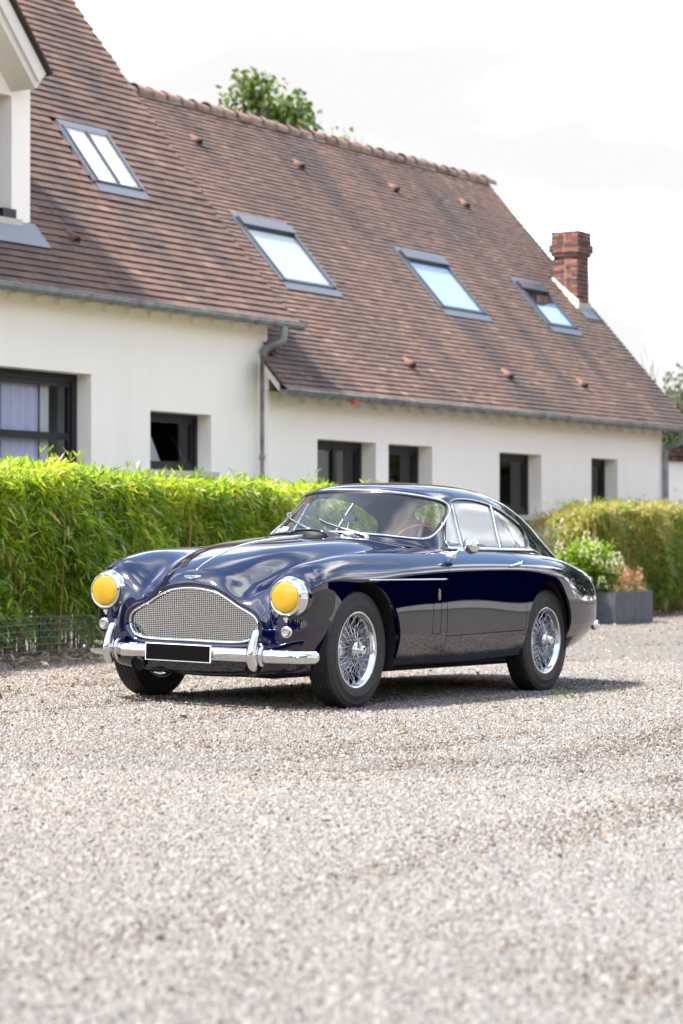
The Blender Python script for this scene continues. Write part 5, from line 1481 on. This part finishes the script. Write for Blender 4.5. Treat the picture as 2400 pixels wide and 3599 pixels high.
# ------------------------------------------------------------------ wall beyond the wing
gw = empty('garden_wall', (30, 9.5, 0), 'pale rendered wall with brown tile coping beyond the right end of the wing', 'wall')
gw.location = (0, 0, 0)
MB().box((23.9, 9.5, -.8), (44, 9.8, 2.40)).build('wall_face', 'wall_render', gw)
me = None
for c in range(3):
    x = 23.8 - (c % 2)*.1
    while x < 30:
        if me is None: 
            mm = MB().box((0, -.09, 0), (.196, .40, .06)); me = new_mesh('coping_tile', np.concatenate(mm.V), mm.F, 'brick', False)
        add('coping_tile', me, gw, (x, 9.5 - .02*(c == 1) + RNG.normal(0, .004), 2.41 + c*.072)); x += .2

# ------------------------------------------------------------------ leaves
def leaf_mesh(name, pos, dirs, ups, length, width, tint, mat, droop=.25, curl=0.0):
    """lance-shaped leaves, four triangles each: pos/dirs/ups (n,3)"""
    n = len(pos); d = dirs/np.linalg.norm(dirs, axis=1)[:, None]
    s = np.cross(d, ups); s /= np.linalg.norm(s, axis=1)[:, None] + 1e-9
    u = np.cross(s, d); L = length[:, None]; W = width[:, None]
    dn = np.array([0, 0, -1.0])
    def at(t): return pos + d*L*t + dn*L*droop*t*t
    V = np.stack([at(0.0), at(.30) + s*W + u*W*.35, at(.30) - s*W + u*W*.35, at(.68) + s*W*.62 + u*W*.2, at(.68) - s*W*.62 + u*W*.2, at(1.0)], 1).reshape(-1, 3)
    b = (np.arange(n)*6)[:, None]
    tri = np.array([[0, 2, 1], [1, 2, 3], [2, 4, 3], [3, 4, 5]])
    F_ = (b[:, :, None] + tri[None]).reshape(-1, 3)
    return new_mesh(name, V, F_, mat, True, tint=np.repeat(tint, 4))
def unit(v): return v/np.linalg.norm(v, axis=1)[:, None]

def hedge(name, label, a, b, thick, h, n_sprays, mat, seed, dry=0.1, round_end=None, low=.30, tops=260, lump=.10):
    rg = np.random.default_rng(seed)
    a, b = np.array(a, float), np.array(b, float); D = b-a; Ln = np.linalg.norm(D); D /= Ln
    Nn = np.array([D[1], -D[0]])                       # towards the camera
    root = empty(name, (a[0], a[1], 0), label, 'hedge'); root.location = (0, 0, 0)
    ph = rg.random(8)*6.28
    def bulge(u, z): return lump*(np.sin(u*1.7+ph[0]) + .7*np.sin(u*3.9+ph[1]+z*2) + .6*np.sin(z*4.2+ph[2]+u))*.5
    def topz(u): return h + .035*np.sin(u*1.3+ph[3]) + .03*np.sin(u*3.1+ph[4]) + .02*np.sin(u*7.3+ph[5])
    n = n_sprays
    u = rg.random(n)*Ln
    # mostly in a shell: front face, top, the rest inside
    kind = rg.random(n)
    z = np.where(kind < .60, low*.3 + (1-low*.3)*rg.random(n)**.85*1.0, 0)*h
    dep = np.where(kind < .60, np.abs(rg.normal(0, .13, n)), 0)
    topm = (kind >= .60) & (kind < .82)
    z = np.where(topm, topz(u) - np.abs(rg.normal(0, .09, n)), z); dep = np.where(topm, rg.random(n)*thick, dep)
    ins = kind >= .82
    z = np.where(ins, h*(.04 + .92*rg.random(n)), z); dep = np.where(ins, rg.random(n)*thick, dep)
    # sparse at the foot
    keep = rg.random(n) < np.where(ins, 1, np.clip((z/h - .03)/.26, .16, 1)); u, z, dep, topm = u[keep], z[keep], dep[keep], topm[keep]; n = len(u)
    if round_end:                                       # rounded free end
        q = np.clip(u/round_end, 0, 1); lim = np.sqrt(1-(1-q)**2); z = z*(.55+.45*lim); dep = dep + (1-lim)*.35
    dep = dep - bulge(u, z)
    xy = a + D*u[:, None] - Nn*dep[:, None]
    base = np.c_[xy, z + np.array([gz(p[0], p[1]) for p in xy])*np.clip(1 - z/h, 0, 1)]
    # every spray: 4-6 leaves
    clump = (np.sin(u*5.1+z*7+ph[6]) + np.sin(u*2.3-z*3.1+ph[7]))*.25
    outd = np.c_[np.tile(Nn, (n, 1))*.8, np.where(topm, .55, .05)] + rg.normal(0, .55, (n, 3))
    outd = unit(outd)
    m_ = 5; pos = np.repeat(base, m_, 0) + rg.normal(0, .018, (n*m_, 3)); od = np.repeat(outd, m_, 0)
    dirs = unit(od*.50 + rg.normal(0, .80, (n*m_, 3)) + np.array([0, 0, -.12]))
    ups = unit(np.array([[0, 0, 1.0]]) + rg.normal(0, .45, (n*m_, 3)))
    L = rg.uniform(.055, .145, n*m_); W = L*rg.uniform(.08, .12, n*m_)
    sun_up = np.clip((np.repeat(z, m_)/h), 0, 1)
    t = np.clip(.42 + .24*sun_up**1.6 + np.repeat(clump, m_)*.45 + rg.normal(0, .22, n*m_) + .10*np.repeat(topm, m_), 0, .91)  # tint rises with height: the sunlit look of the top put into leaf colour
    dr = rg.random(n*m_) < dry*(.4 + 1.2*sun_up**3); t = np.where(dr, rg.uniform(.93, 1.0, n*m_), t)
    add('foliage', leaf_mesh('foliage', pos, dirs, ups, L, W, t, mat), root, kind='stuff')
    # shoots that stand above the clipped top
    k = tops; uu = rg.random(k)*Ln; dd = rg.random(k)*thick*.7; xy = a + D*uu[:, None] - Nn*dd[:, None]
    hh = rg.exponential(.03, k); tz = topz(uu)
    P = []; Dn = []; LL = []; m = MB()
    for i in range(k):
        p0 = np.array([*xy[i], tz[i]-.06]); tip = p0 + np.array([rg.normal(0, .03), rg.normal(0, .03), .06 + hh[i]])
        if hh[i] > .06: m.tube([p0, (p0+tip)/2 + rg.normal(0, .008, 3), tip], [.0022, .0018, .001], 4)
        for j in range(3): P.append(tip); Dn.append(np.array([rg.normal(0, .6), rg.normal(0, .6), .65+rg.random()*.5])); LL.append(rg.uniform(.06, .13))
    P, Dn, LL = np.array(P), unit(np.array(Dn)), np.array(LL)
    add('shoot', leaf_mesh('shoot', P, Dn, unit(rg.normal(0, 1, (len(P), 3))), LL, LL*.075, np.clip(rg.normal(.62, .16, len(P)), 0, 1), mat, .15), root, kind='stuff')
    if m.V: m.build('dry_twig', 'cane', root, kind='stuff')
    # canes
    m = MB(); m2 = MB()
    for i in range(int(Ln*64)):
        uu_ = rg.random()*Ln; front = i < Ln*3.2; dp = (-.035 + .10*rg.random()) if front else .04 + thick*.8*rg.random(); p = a + D*uu_ - Nn*dp; g0 = gz(*p)
        lean = rg.normal(0, .07, 2); top_ = h*(rg.uniform(.35, .80) if front else rg.uniform(.6, .95))
        pts = [(p[0] + lean[0]*t_ + .012*math.sin(t_*5+i), p[1] + lean[1]*t_, g0 + top_*t_) for t_ in np.linspace(0, 1, 5)]
        (m if front or rg.random() < .3 else m2).tube(pts, np.linspace(.0070 if front else .0062, .0035, 5)*rg.uniform(.7, 1.3), 5)
    m.build('cane', 'cane', root, True, kind='stuff'); m2.build('green_cane', 'cane_green', root, True, kind='stuff')
    return root
HA, HB_ = (-2.2, 2.47), (13.1, 6.30)
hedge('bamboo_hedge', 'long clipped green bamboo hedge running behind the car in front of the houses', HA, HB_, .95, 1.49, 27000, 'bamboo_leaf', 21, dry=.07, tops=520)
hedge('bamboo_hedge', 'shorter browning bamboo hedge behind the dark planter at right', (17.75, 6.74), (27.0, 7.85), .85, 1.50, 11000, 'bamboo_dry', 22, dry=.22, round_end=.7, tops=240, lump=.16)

# litter under the left hedge, wire netting at its foot
rg = np.random.default_rng(5)
def litter(name, a, b, w0, w1, n, mat='litter', ln=(.03, .09)):
    a, b = np.array(a), np.array(b); D = b-a; Ln = np.linalg.norm(D); D /= Ln; Nn = np.array([D[1], -D[0]])
    u = rg.random(n)*Ln; off = rg.normal(0, 1, n)*w1 + w0; xy = a + D*u[:, None] + Nn*off[:, None]
    P = np.c_[xy, [gz(*p)+.012 for p in xy]]; P[:, 2] += np.abs(rg.normal(0, .018, n))
    L = rg.uniform(*ln, n)
    o = add(name, leaf_mesh(name, P, unit(np.c_[rg.normal(0, 1, (n, 2)), rg.normal(.05, .2, n)]), unit(np.c_[rg.normal(0, .4, (n, 2)), np.ones(n)]), L, L*rg.uniform(.06, .14, n), rg.random(n), mat, .1), None, kind='stuff')
litter('leaf_litter', HA, HB_, -.02, .20, 19000)
litter('leaf_litter', (16.6, 6.60), (27, 7.85), -.1, .14, 2500)
# dry leaves blown over the stones
rg = np.random.default_rng(15); n = 2600
u = rg.uniform(-1, 22, n); off = np.minimum(np.abs(rg.normal(0, 2.6, n)), 6.0); A_ = np.array(HA); D = np.array(HB_) - A_; D /= np.linalg.norm(D); Nn = np.array([D[1], -D[0]])
xy = A_ + D*u[:, None] + Nn*off[:, None]; P = np.c_[xy, [gz(*p)+.010 for p in xy]]; L = rg.uniform(.015, .05, n)
add('blown_leaves', leaf_mesh('blown_leaves', P, unit(np.c_[rg.normal(0, 1, (n, 2)), rg.normal(.1, .25, n)]), unit(np.c_[rg.normal(0, .5, (n, 2)), np.ones(n)]), L, L*rg.uniform(.12, .35, n), rg.random(n)*.7, 'litter', .1), None, kind='stuff')
nf = empty('wire_fence', (0, 0, 0), 'low grey wire netting in front of the foot of the left hedge', 'fence')
a = np.array(HA); b = np.array([6.2, 4.573]); D = b-a; Ln = np.linalg.norm(D); D /= Ln; Nn = np.array([D[1], -D[0]]); a = a + Nn*.06
m = MB()
us = np.arange(0, Ln, .052)
for u in us:
    p = a + D*u; g0 = gz(*p); m.raw([(p[0]-.0018, p[1], g0), (p[0]+.0018, p[1], g0), (p[0]+.0018, p[1], g0+.33), (p[0]-.0018, p[1], g0+.33), (p[0], p[1]-.003, g0), (p[0], p[1]-.003, g0+.33)], [(0, 4, 5, 3), (4, 1, 2, 5)])
for zz in np.arange(.02, .34, .052):
    pts = [(*(a + D*u), gz(*(a + D*u)) + zz + .004*math.sin(u*3)) for u in np.arange(0, Ln, .3)]
    m.tube(pts, .0018, 4)
m.build('netting', 'wire', nf, kind='stuff')
for u in np.arange(3.6, Ln, 2.6):
    p = a + D*u - Nn*.16; add('fence_post', new_mesh('fence_post', *tube_mesh([(p[0], p[1]-.01, gz(*p)-.1), (p[0], p[1]-.01, gz(*p)+.36)], .009, 8), 'wire', True), nf)

# ------------------------------------------------------------------ planter with its plants
c0 = np.array([15.832, 5.368]); c1 = np.array([17.62, 5.689]); D = (c1-c0)/np.linalg.norm(c1-c0); Np = np.array([-D[1], D[0]])
W_, Dp = np.linalg.norm(c1-c0), .60
pl_ = empty('planter', (0, 0, 0), 'long dark zinc planter box on the gravel by the right hedge', 'planter')
def pw(u, v, z): p = c0 + D*u + Np*v; return (p[0], p[1], z)
def pbox(m, u0, u1, v0, v1, z0, z1):
    V = [pw(u0, v0, z0), pw(u1, v0, z0), pw(u1, v1, z0), pw(u0, v1, z0), pw(u0, v0, z1), pw(u1, v0, z1), pw(u1, v1, z1), pw(u0, v1, z1)]
    m.raw(V, [(0,3,2,1),(4,5,6,7),(0,1,5,4),(1,2,6,5),(2,3,7,6),(3,0,4,7)])
m = MB(); pbox(m, 0, W_, 0, .03, -.12, .336); pbox(m, 0, W_, Dp-.03, Dp, -.12, .336); pbox(m, 0, .03, .03, Dp-.03, -.12, .336); pbox(m, W_-.03, W_, .03, Dp-.03, -.12, .336)
m.build('box', 'planter_zinc', pl_)
m = MB(); pbox(m, .02, W_-.02, .02, Dp-.02, -.1, .29); m.build('soil', 'soil', pl_)
m = MB(); pbox(m, W_*.5-.003, W_*.5+.003, -.003, .0, -.11, .334); m.build('panel_joint', 'black_trim', pl_)

def shrub(name, label, centre, radii, n, mat, ln, seed, cat='shrub', up=.2, stems=14, wid=.33):
    rg = np.random.default_rng(seed); c = np.array(centre, float); r = np.array(radii, float)
    o = empty(name, (c[0], c[1], 0), label, cat); o.location = (0, 0, 0)
    d = unit(rg.normal(0, 1, (n, 3))); rr = rg.random(n)**.45
    lump = 1 + .22*np.sin(d[:, 0]*5+seed) + .2*np.sin(d[:, 2]*6+d[:, 1]*4)
    P = c + d*r*(rr*lump)[:, None]
    dirs = unit(d*.8 + rg.normal(0, .6, (n, 3)) + [0, 0, up]); L = rg.uniform(*ln, n)
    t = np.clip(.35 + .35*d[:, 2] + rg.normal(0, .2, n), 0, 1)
    add('foliage', leaf_mesh('foliage', P, dirs, unit(np.array([0, 0, 1.]) + rg.normal(0, .5, (n, 3))), L, L*rg.uniform(.7, 1.1, n)*wid, t, mat, .25), o, kind='stuff')
    m = MB()
    for i in range(stems):
        e = c + unit(rg.normal(0, 1, (1, 3)))[0]*r*.8; b0 = np.array([c[0] + rg.normal(0, .08), c[1] + rg.normal(0, .05), c[2] - r[2]*1.0])
        m.tube([b0, (b0+e)/2 + rg.normal(0, .03, 3), e], [.006, .005, .002], 5)
    m.build('stem', 'bark', o, kind='stuff')
    return o
hy = shrub('hydrangea', 'lime green hydrangea with white flower cones in the dark planter', (15.80, 5.80, .62), (.62, .26, .36), 2300, 'shrub_leaf', (.06, .12), 31)
rg = np.random.default_rng(8)
FL = [(15.62, 5.52, .93), (15.33, 5.55, .84), (15.60, 5.50, .75), (15.99, 5.50, .76), (16.21, 5.52, .75), (16.46, 5.60, .69), (15.94, 5.50, .64), (16.11, 5.52, .63), (15.69, 5.48, .45), (14.95, 5.7, .90), (15.5, 5.6, 1.02)]
for i, p in enumerate(FL):
    n = 55; k = rg.random(n); ph = rg.random(n)*6.28; rr = .060*(1-k*.8)
    P = np.array(p) + np.c_[rr*np.cos(ph), rr*np.sin(ph), (k-.4)*.16]
    dd = unit(np.c_[np.cos(ph), np.sin(ph), rg.normal(.3, .3, n)]); L = rg.uniform(.020, .030, n)
    add('flower_head', leaf_mesh('flower_head', P, dd, unit(rg.normal(0, 1, (n, 3))), L, L*.42, rg.random(n), 'flower', .1), hy)
    
shrub('heather', 'reddish brown heather spilling over the right end of the planter', (17.12, 5.88, .42), (.46, .24, .22), 2600, 'heather', (.025, .06), 33, up=.5, wid=.18)

# ------------------------------------------------------------------ trees
def tree(name, label, base, lobes, n, mat, ln, seed, trunk=.14, group=None, bark=True, twigs=40):
    rg = np.random.default_rng(seed); b = np.array(base, float)
    o = empty(name, tuple(b), label, 'tree', group); o.location = (0, 0, 0)
    vol = np.array([l[3]*l[4]*l[5] for l in lobes]); pick = rg.choice(len(lobes), n, p=vol/vol.sum())
    Lb = np.array(lobes)[pick]
    d = unit(rg.normal(0, 1, (n, 3))); rr = rg.random(n)**.40
    lump = 1 + .16*np.sin(d[:, 0]*6+pick) + .16*np.sin(d[:, 2]*7+d[:, 1]*5+pick*2)
    P = Lb[:, :3] + d*Lb[:, 3:6]*(rr*lump)[:, None]
    # gather the leaves into twig-end clumps so the sky shows between them
    cl = max(n//9, 1); cen = P[:cl]; idx = rg.integers(0, cl, n); P = cen[idx] + rg.normal(0, 1, (n, 3))*ln[1]*.85
    L = rg.uniform(*ln, n)
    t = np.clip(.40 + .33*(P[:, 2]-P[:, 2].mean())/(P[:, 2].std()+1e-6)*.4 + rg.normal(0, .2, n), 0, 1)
    cr = add('crown', leaf_mesh('crown', P, unit(rg.normal(0, 1, (n, 3)) + [0, 0, -.2]), unit(rg.normal(0, 1, (n, 3)) + [0, 0, 1.]), L, L*rg.uniform(.32, .5, n), t, mat, .2), o, kind='stuff')
    m = MB(); top = np.array([l[:3] for l in lobes]).mean(0)
    m.tube([b - [0, 0, .3], b*.6 + top*.4 + rg.normal(0, .05, 3), top], [trunk, trunk*.75, trunk*.3], 9)
    for i in range(twigs):
        l = lobes[i % len(lobes)]; e = np.array(l[:3]) + unit(rg.normal(0, 1, (1, 3)))[0]*np.array(l[3:6])*.9
        s = b + (top-b)*rg.uniform(.55, 1.0); m.tube([s, (s+e)/2 + rg.normal(0, .06, 3), e], [trunk*.28, trunk*.14, trunk*.05], 5)
    m.build('trunk', 'bark', o, True)
    return o
tree('maple_tree', 'green broadleaf tree crown rising above the wing roof ridge', (23.6, 16.0, -.3),
     [(22.95, 16.0, 8.65, .38, .4, .48), (23.10, 16.0, 8.98, .30, .4, .25), (23.95, 16.0, 8.62, .66, .55, .50), (24.45, 16, 8.62, .42, .4, .36), (23.7, 16, 8.1, .8, .6, .6), (23.6, 16, 7.0, 1.2, .9, .9)], 8500, 'maple_leaf', (.075, .14), 41, group='trees behind the houses')
tree('slender_tree', 'thin leafy treetop just showing over the middle of the ridge', (23.6, 14.4, -.3),
     [(22.15, 14.0, 7.72, .12, .12, .16), (22.5, 14.0, 7.90, .13, .12, .16), (22.85, 14, 7.92, .16, .15, .20), (23.5, 14, 7.92, .20, .15, .20), (24.1, 14, 7.72, .16, .15, .18), (24.75, 14, 7.80, .07, .07, .10), (25.5, 14, 7.78, .07, .07, .10), (23.4, 14.2, 7.3, 1.6, .5, .3), (23.4, 14.3, 6.6, 1.4, .8, .7)], 1500, 'maple_leaf', (.06, .11), 42, .08, 'trees behind the houses')
rt = tree('bushy_tree', 'dark green bushy tree with bare upper twigs beyond the garden wall', (36.3, 14.0, -.6),
     [(36.4, 14, 3.6, 1.0, 1.0, .7), (35.6, 14, 3.4, .7, .8, .75), (37.4, 14, 4.1, .9, 1.0, .7), (36.2, 14, 2.6, 1.6, 1.2, .9), (35.4, 14.5, 4.05, .35, .4, .45), (36.6, 14, 4.55, .5, .5, .35), (38.5, 14, 3.6, 1.4, 1, 1.0)], 9000, 'tree_leaf', (.06, .12), 43, .16, 'trees behind the houses')
m = MB(); rg = np.random.default_rng(6)
for i in range(26):
    s = np.array([35.3 + rg.random()*1.8, 14 + rg.normal(0, .3), 3.9]); e = s + [rg.normal(0, .25), rg.normal(0, .2), rg.uniform(.6, 1.35)]
    m.tube([s, (s+e)/2 + rg.normal(0, .06, 3), e], [.014, .009, .003], 5)
m.build('bare_twig', 'bark', rt, kind='stuff')

# ------------------------------------------------------------------ the other side of the yard (it shows in the paintwork)
barn = empty('barn', (0, 0, 0), 'long pale open-fronted barn across the yard, reflected in the car side', 'barn')
m = MB(); BY = -15.0
wall_sheet(m, -6, 54, -.8, 6.5, BY, [(15.0, 44.0, -.5, 5.2)], 0.0)
m.raw([(-6, BY, -.8), (-6, BY-9, -.8), (-6, BY-9, 6.5), (-6, BY-4.5, 9.3), (-6, BY, 6.5)], [(0, 1, 2, 3, 4)])
m.build('wall', 'barn_pale', barn)
m = MB(); m.raw([(15, BY-.01, -.8), (15, BY-8, -.8), (15, BY-8, 5.3), (15, BY-.01, 5.3), (44, BY-.01, -.8), (44, BY-8, -.8), (44, BY-8, 5.3), (44, BY-.01, 5.3)], [(0, 1, 2, 3), (7, 6, 5, 4), (1, 5, 6, 2), (3, 2, 6, 7), (0, 4, 5, 1)])
m.build('open_bay', 'barn_dark', barn)
m = MB(); m.raw([(-6.4, BY+.3, 6.4), (54.4, BY+.3, 6.4), (54.4, BY-4.5, 9.5), (-6.4, BY-4.5, 9.5)], [(0, 1, 2, 3)]); m.build('roof', 'barn_roof', barn)
sheet('grass_verge', [(-30, BY+.7), (70, BY+.7), (70, BY+2.6), (-30, BY+2.6)], 'lawn', 'structure', .006)
sheet('path', [(-30, BY+.05), (70, BY+.05), (70, BY+.7), (-30, BY+.7)], 'path', 'structure', .006)
def far_wood(name, pts, n, seed):
    rg = np.random.default_rng(seed); P = []
    for (x, y, r, h) in pts:
        k = n//len(pts); d = unit(rg.normal(0, 1, (k, 3))); P.append(np.array([x, y, h*.5]) + d*np.array([r, r, h*.5])*(rg.random(k)**.3)[:, None])
    P = np.concatenate(P); k = len(P); L = rg.uniform(.5, 1.1, k)
    add(name, leaf_mesh(name, P, unit(rg.normal(0, 1, (k, 3))), unit(rg.normal(0, 1, (k, 3))), L, L*.45, np.clip(rg.normal(.45, .25, k), 0, 1), 'tree_leaf', .2), None, kind='stuff')
rg = np.random.default_rng(77)
far_wood('woodland', [(x, -24 + rg.normal(0, 2), rg.uniform(3, 5), rg.uniform(9, 14)) for x in np.arange(-60, 5, 5.5)] + [(-62 + rg.normal(0, 2), y, rg.uniform(3, 5), rg.uniform(8, 13)) for y in np.arange(-20, 40, 6)] + [(46 + rg.normal(0, 2), y, rg.uniform(3, 4), rg.uniform(12, 17)) for y in np.arange(-8, 14, 3.2)], 26000, 51)

# ------------------------------------------------------------------ loose gravel: real stones strewn over the yard
def gravel():
    rg = np.random.default_rng(99)
    fx, fy = math.cos(rad(32.7)), math.sin(rad(32.7))
    def ring(n, r0, r1, half):
        r = np.sqrt(rg.random(n)*(r1*r1-r0*r0) + r0*r0); a = rg.uniform(-half, half, n) + rad(32.7)
        return np.c_[CAM[0] + r*np.cos(a), CAM[1] + r*np.sin(a)]
    P = np.concatenate([ring(230000, 4.6, 10, rad(10.5)), ring(270000, 10, 21, rad(10.5)), ring(60000, 21, 40, rad(10.5))])
    n = len(P)
    D = np.array([HB_[0]-HA[0], HB_[1]-HA[1]]); D /= np.linalg.norm(D)
    s = (P[:, 0]-HA[0])*(-D[1]) + (P[:, 1]-HA[1])*D[0]
    P = P[(s < -.05) | (P[:, 0] > 13.5)]; n = len(P)
    me = bpy.data.meshes.new('loose_gravel'); me.vertices.add(n)
    z = -(GN[0]*P[:, 0] + GN[1]*P[:, 1])/GN[2]
    me.vertices.foreach_set('co', np.c_[P, z + .001].astype(np.float32).ravel())
    dist = np.hypot(P[:, 0]-CAM[0], P[:, 1]-CAM[1])
    sc_ = np.clip(rg.lognormal(np.log(.0038), .42, n), .0018, .012) * np.interp(dist, [5, 20, 40], [1, 1.15, 1.6])
    a = me.attributes.new('sc', 'FLOAT', 'POINT'); a.data.foreach_set('value', sc_.astype(np.float32))
    a = me.attributes.new('rot', 'FLOAT_VECTOR', 'POINT'); a.data.foreach_set('vector', rg.uniform(0, 6.28, (n, 3)).astype(np.float32).ravel())
    # brown leaf-stained patches and paler driven tracks
    def vnoise(x, y, seed):
        g = np.random.default_rng(seed).random((64, 64)); xi = np.floor(x).astype(int); yi = np.floor(y).astype(int); fx_, fy_ = x-xi, y-yi
        fx_ = fx_*fx_*(3-2*fx_); fy_ = fy_*fy_*(3-2*fy_); q = lambda i, j: g[(xi+i) % 64, (yi+j) % 64]
        return (q(0,0)*(1-fx_)+q(1,0)*fx_)*(1-fy_) + (q(0,1)*(1-fx_)+q(1,1)*fx_)*fy_
    c9, s9 = math.cos(.12), math.sin(.12); U = P[:, 0]*c9 + P[:, 1]*s9; W = -P[:, 0]*s9 + P[:, 1]*c9
    streak = .6*vnoise(U*.45, W*2.1, 1) + .4*vnoise(U*1.3, W*5.0, 2)
    blot = .6*vnoise(P[:, 0]*1.1, P[:, 1]*1.1, 3) + .4*vnoise(P[:, 0]*3.3, P[:, 1]*3.3, 4)
    dark = np.clip((streak-.56)*3.2, 0, .55)*np.interp(dist, [5, 8, 11, 40], [.25, .5, .9, 1]) + np.clip((blot-.62)*2.2, 0, .4)*.6
    hd = -((P[:, 0]-HA[0])*(-D[1]) + (P[:, 1]-HA[1])*D[0])          # metres in front of the hedge: leaf-stained near it, clean further out
    near = np.clip(1 - (hd-1.0)/7.5, 0, 1) * (.55 + .6*blot); near = np.clip(near, 0, 1)[:, None]
    clean = np.array([.170, .168, .161]); warm = np.array([.245, .207, .174])
    hue = (clean*(1-near) + warm*near) * np.exp(rg.normal(0, .21, n)*np.interp(dist, [5, 9, 14], [.45, .75, 1.1]))[:, None]
    tone = rg.random(n)
    hue = np.where((tone < .10)[:, None], hue*[.80, .72, .66], hue)                               # grey-brown chips
    dk = rg.random(n) < dark*.9 + .03
    hue = np.where(dk[:, None], np.array([.07, .046, .03])*np.exp(rg.normal(0, .35, n))[:, None], hue)   # earth and rotten leaf
    og = rg.random(n) < .034*near[:, 0]*np.interp(dist, [7, 10], [0, 1])
    hue = np.where(og[:, None], np.array([.23, .11, .048])*np.exp(rg.normal(0, .3, n))[:, None], hue)      # rust-coloured flint
    a = me.attributes.new('hue_p', 'FLOAT_COLOR', 'POINT'); a.data.foreach_set('color', np.c_[np.clip(hue, .01, .8), np.ones(n)].astype(np.float32).ravel())
    me.update()
    o = add('loose_gravel', me, None, kind='stuff'); me.materials.append(M('pebble'))
    ng = bpy.data.node_groups.new('gravel_nodes', 'GeometryNodeTree')
    ng.interface.new_socket('Geometry', in_out='INPUT', socket_type='NodeSocketGeometry'); ng.interface.new_socket('Geometry', in_out='OUTPUT', socket_type='NodeSocketGeometry')
    N = lambda t: ng.nodes.new(t)
    gi, go = N('NodeGroupInput'), N('NodeGroupOutput')
    jn = N('GeometryNodeGeometryToInstance')
    for k in range(4):
        ic = N('GeometryNodeMeshIcoSphere'); ic.inputs['Radius'].default_value = 1.0; ic.inputs['Subdivisions'].default_value = 1 if k else 2
        sp = N('GeometryNodeSetPosition'); ng.links.new(ic.outputs[0], sp.inputs['Geometry'])
        nt = N('ShaderNodeTexNoise'); nt.noise_dimensions = '4D'; nt.inputs['W'].default_value = k*3.7; nt.inputs['Scale'].default_value = .9
        sb = N('ShaderNodeVectorMath'); sb.operation = 'SUBTRACT'; ng.links.new(nt.outputs['Color'], sb.inputs[0]); sb.inputs[1].default_value = (.5, .5, .5)
        scl = N('ShaderNodeVectorMath'); scl.operation = 'SCALE'; ng.links.new(sb.outputs[0], scl.inputs[0]); scl.inputs['Scale'].default_value = 1.9
        ng.links.new(scl.outputs[0], sp.inputs['Offset'])
        tf = N('GeometryNodeTransform'); ng.links.new(sp.outputs[0], tf.inputs[0]); tf.inputs['Scale'].default_value = ((1.25, .95, .62), (1.0, .8, .7), (1.5, .9, .6), (1.1, 1.05, .75))[k]
        smt = N('GeometryNodeSetMaterial'); ng.links.new(tf.outputs[0], smt.inputs[0]); smt.inputs['Material'].default_value = M('pebble')
        ng.links.new(smt.outputs[0], jn.inputs[0])
    iop = N('GeometryNodeInstanceOnPoints'); ng.links.new(gi.outputs[0], iop.inputs['Points']); ng.links.new(jn.outputs[0], iop.inputs['Instance'])
    iop.inputs['Pick Instance'].default_value = True
    def na(name, typ):
        q = N('GeometryNodeInputNamedAttribute'); q.data_type = typ; q.inputs['Name'].default_value = name; return q.outputs['Attribute']
    ng.links.new(na('sc', 'FLOAT'), iop.inputs['Scale'])
    ng.links.new(na('rot', 'FLOAT_VECTOR'), iop.inputs['Rotation'])
    st = N('GeometryNodeStoreNamedAttribute'); st.data_type = 'FLOAT_COLOR'; st.domain = 'INSTANCE'; st.inputs['Name'].default_value = 'hue'
    ng.links.new(iop.outputs[0], st.inputs['Geometry']); ng.links.new(na('hue_p', 'FLOAT_COLOR'), st.inputs['Value'])
    ng.links.new(st.outputs[0], go.inputs[0])
    md = o.modifiers.new('gravel', 'NODES'); md.node_group = ng
gravel()
# a few weeds between the stones
rg = np.random.default_rng(12)
P = []; 
for (x, y) in [(-.35, .55), (.0, .95), (2.2, -.95), (2.75, -.75), (2.9, -1.0), (2.0, -1.15), (-.6, 1.3), (1.2, -.95), (-1.2, 1.5), (6.5, 1.0), (15.9, 5.2), (16.6, 5.4), (17.8, 5.5), (-2.5, -.2)]:
    k = rg.integers(14, 40); P.append(np.c_[x + rg.normal(0, .06, k), y + rg.normal(0, .05, k), np.zeros(k)])
P = np.concatenate(P); P[:, 2] = [gz(p[0], p[1]) for p in P]; n = len(P); L = rg.uniform(.02, .05, n)
add('weeds', leaf_mesh('weeds', P, unit(np.c_[rg.normal(0, .5, (n, 2)), np.ones(n)]), unit(rg.normal(0, 1, (n, 3))), L, L*.09, rg.random(n), 'grass_blade', .3), None, kind='stuff')
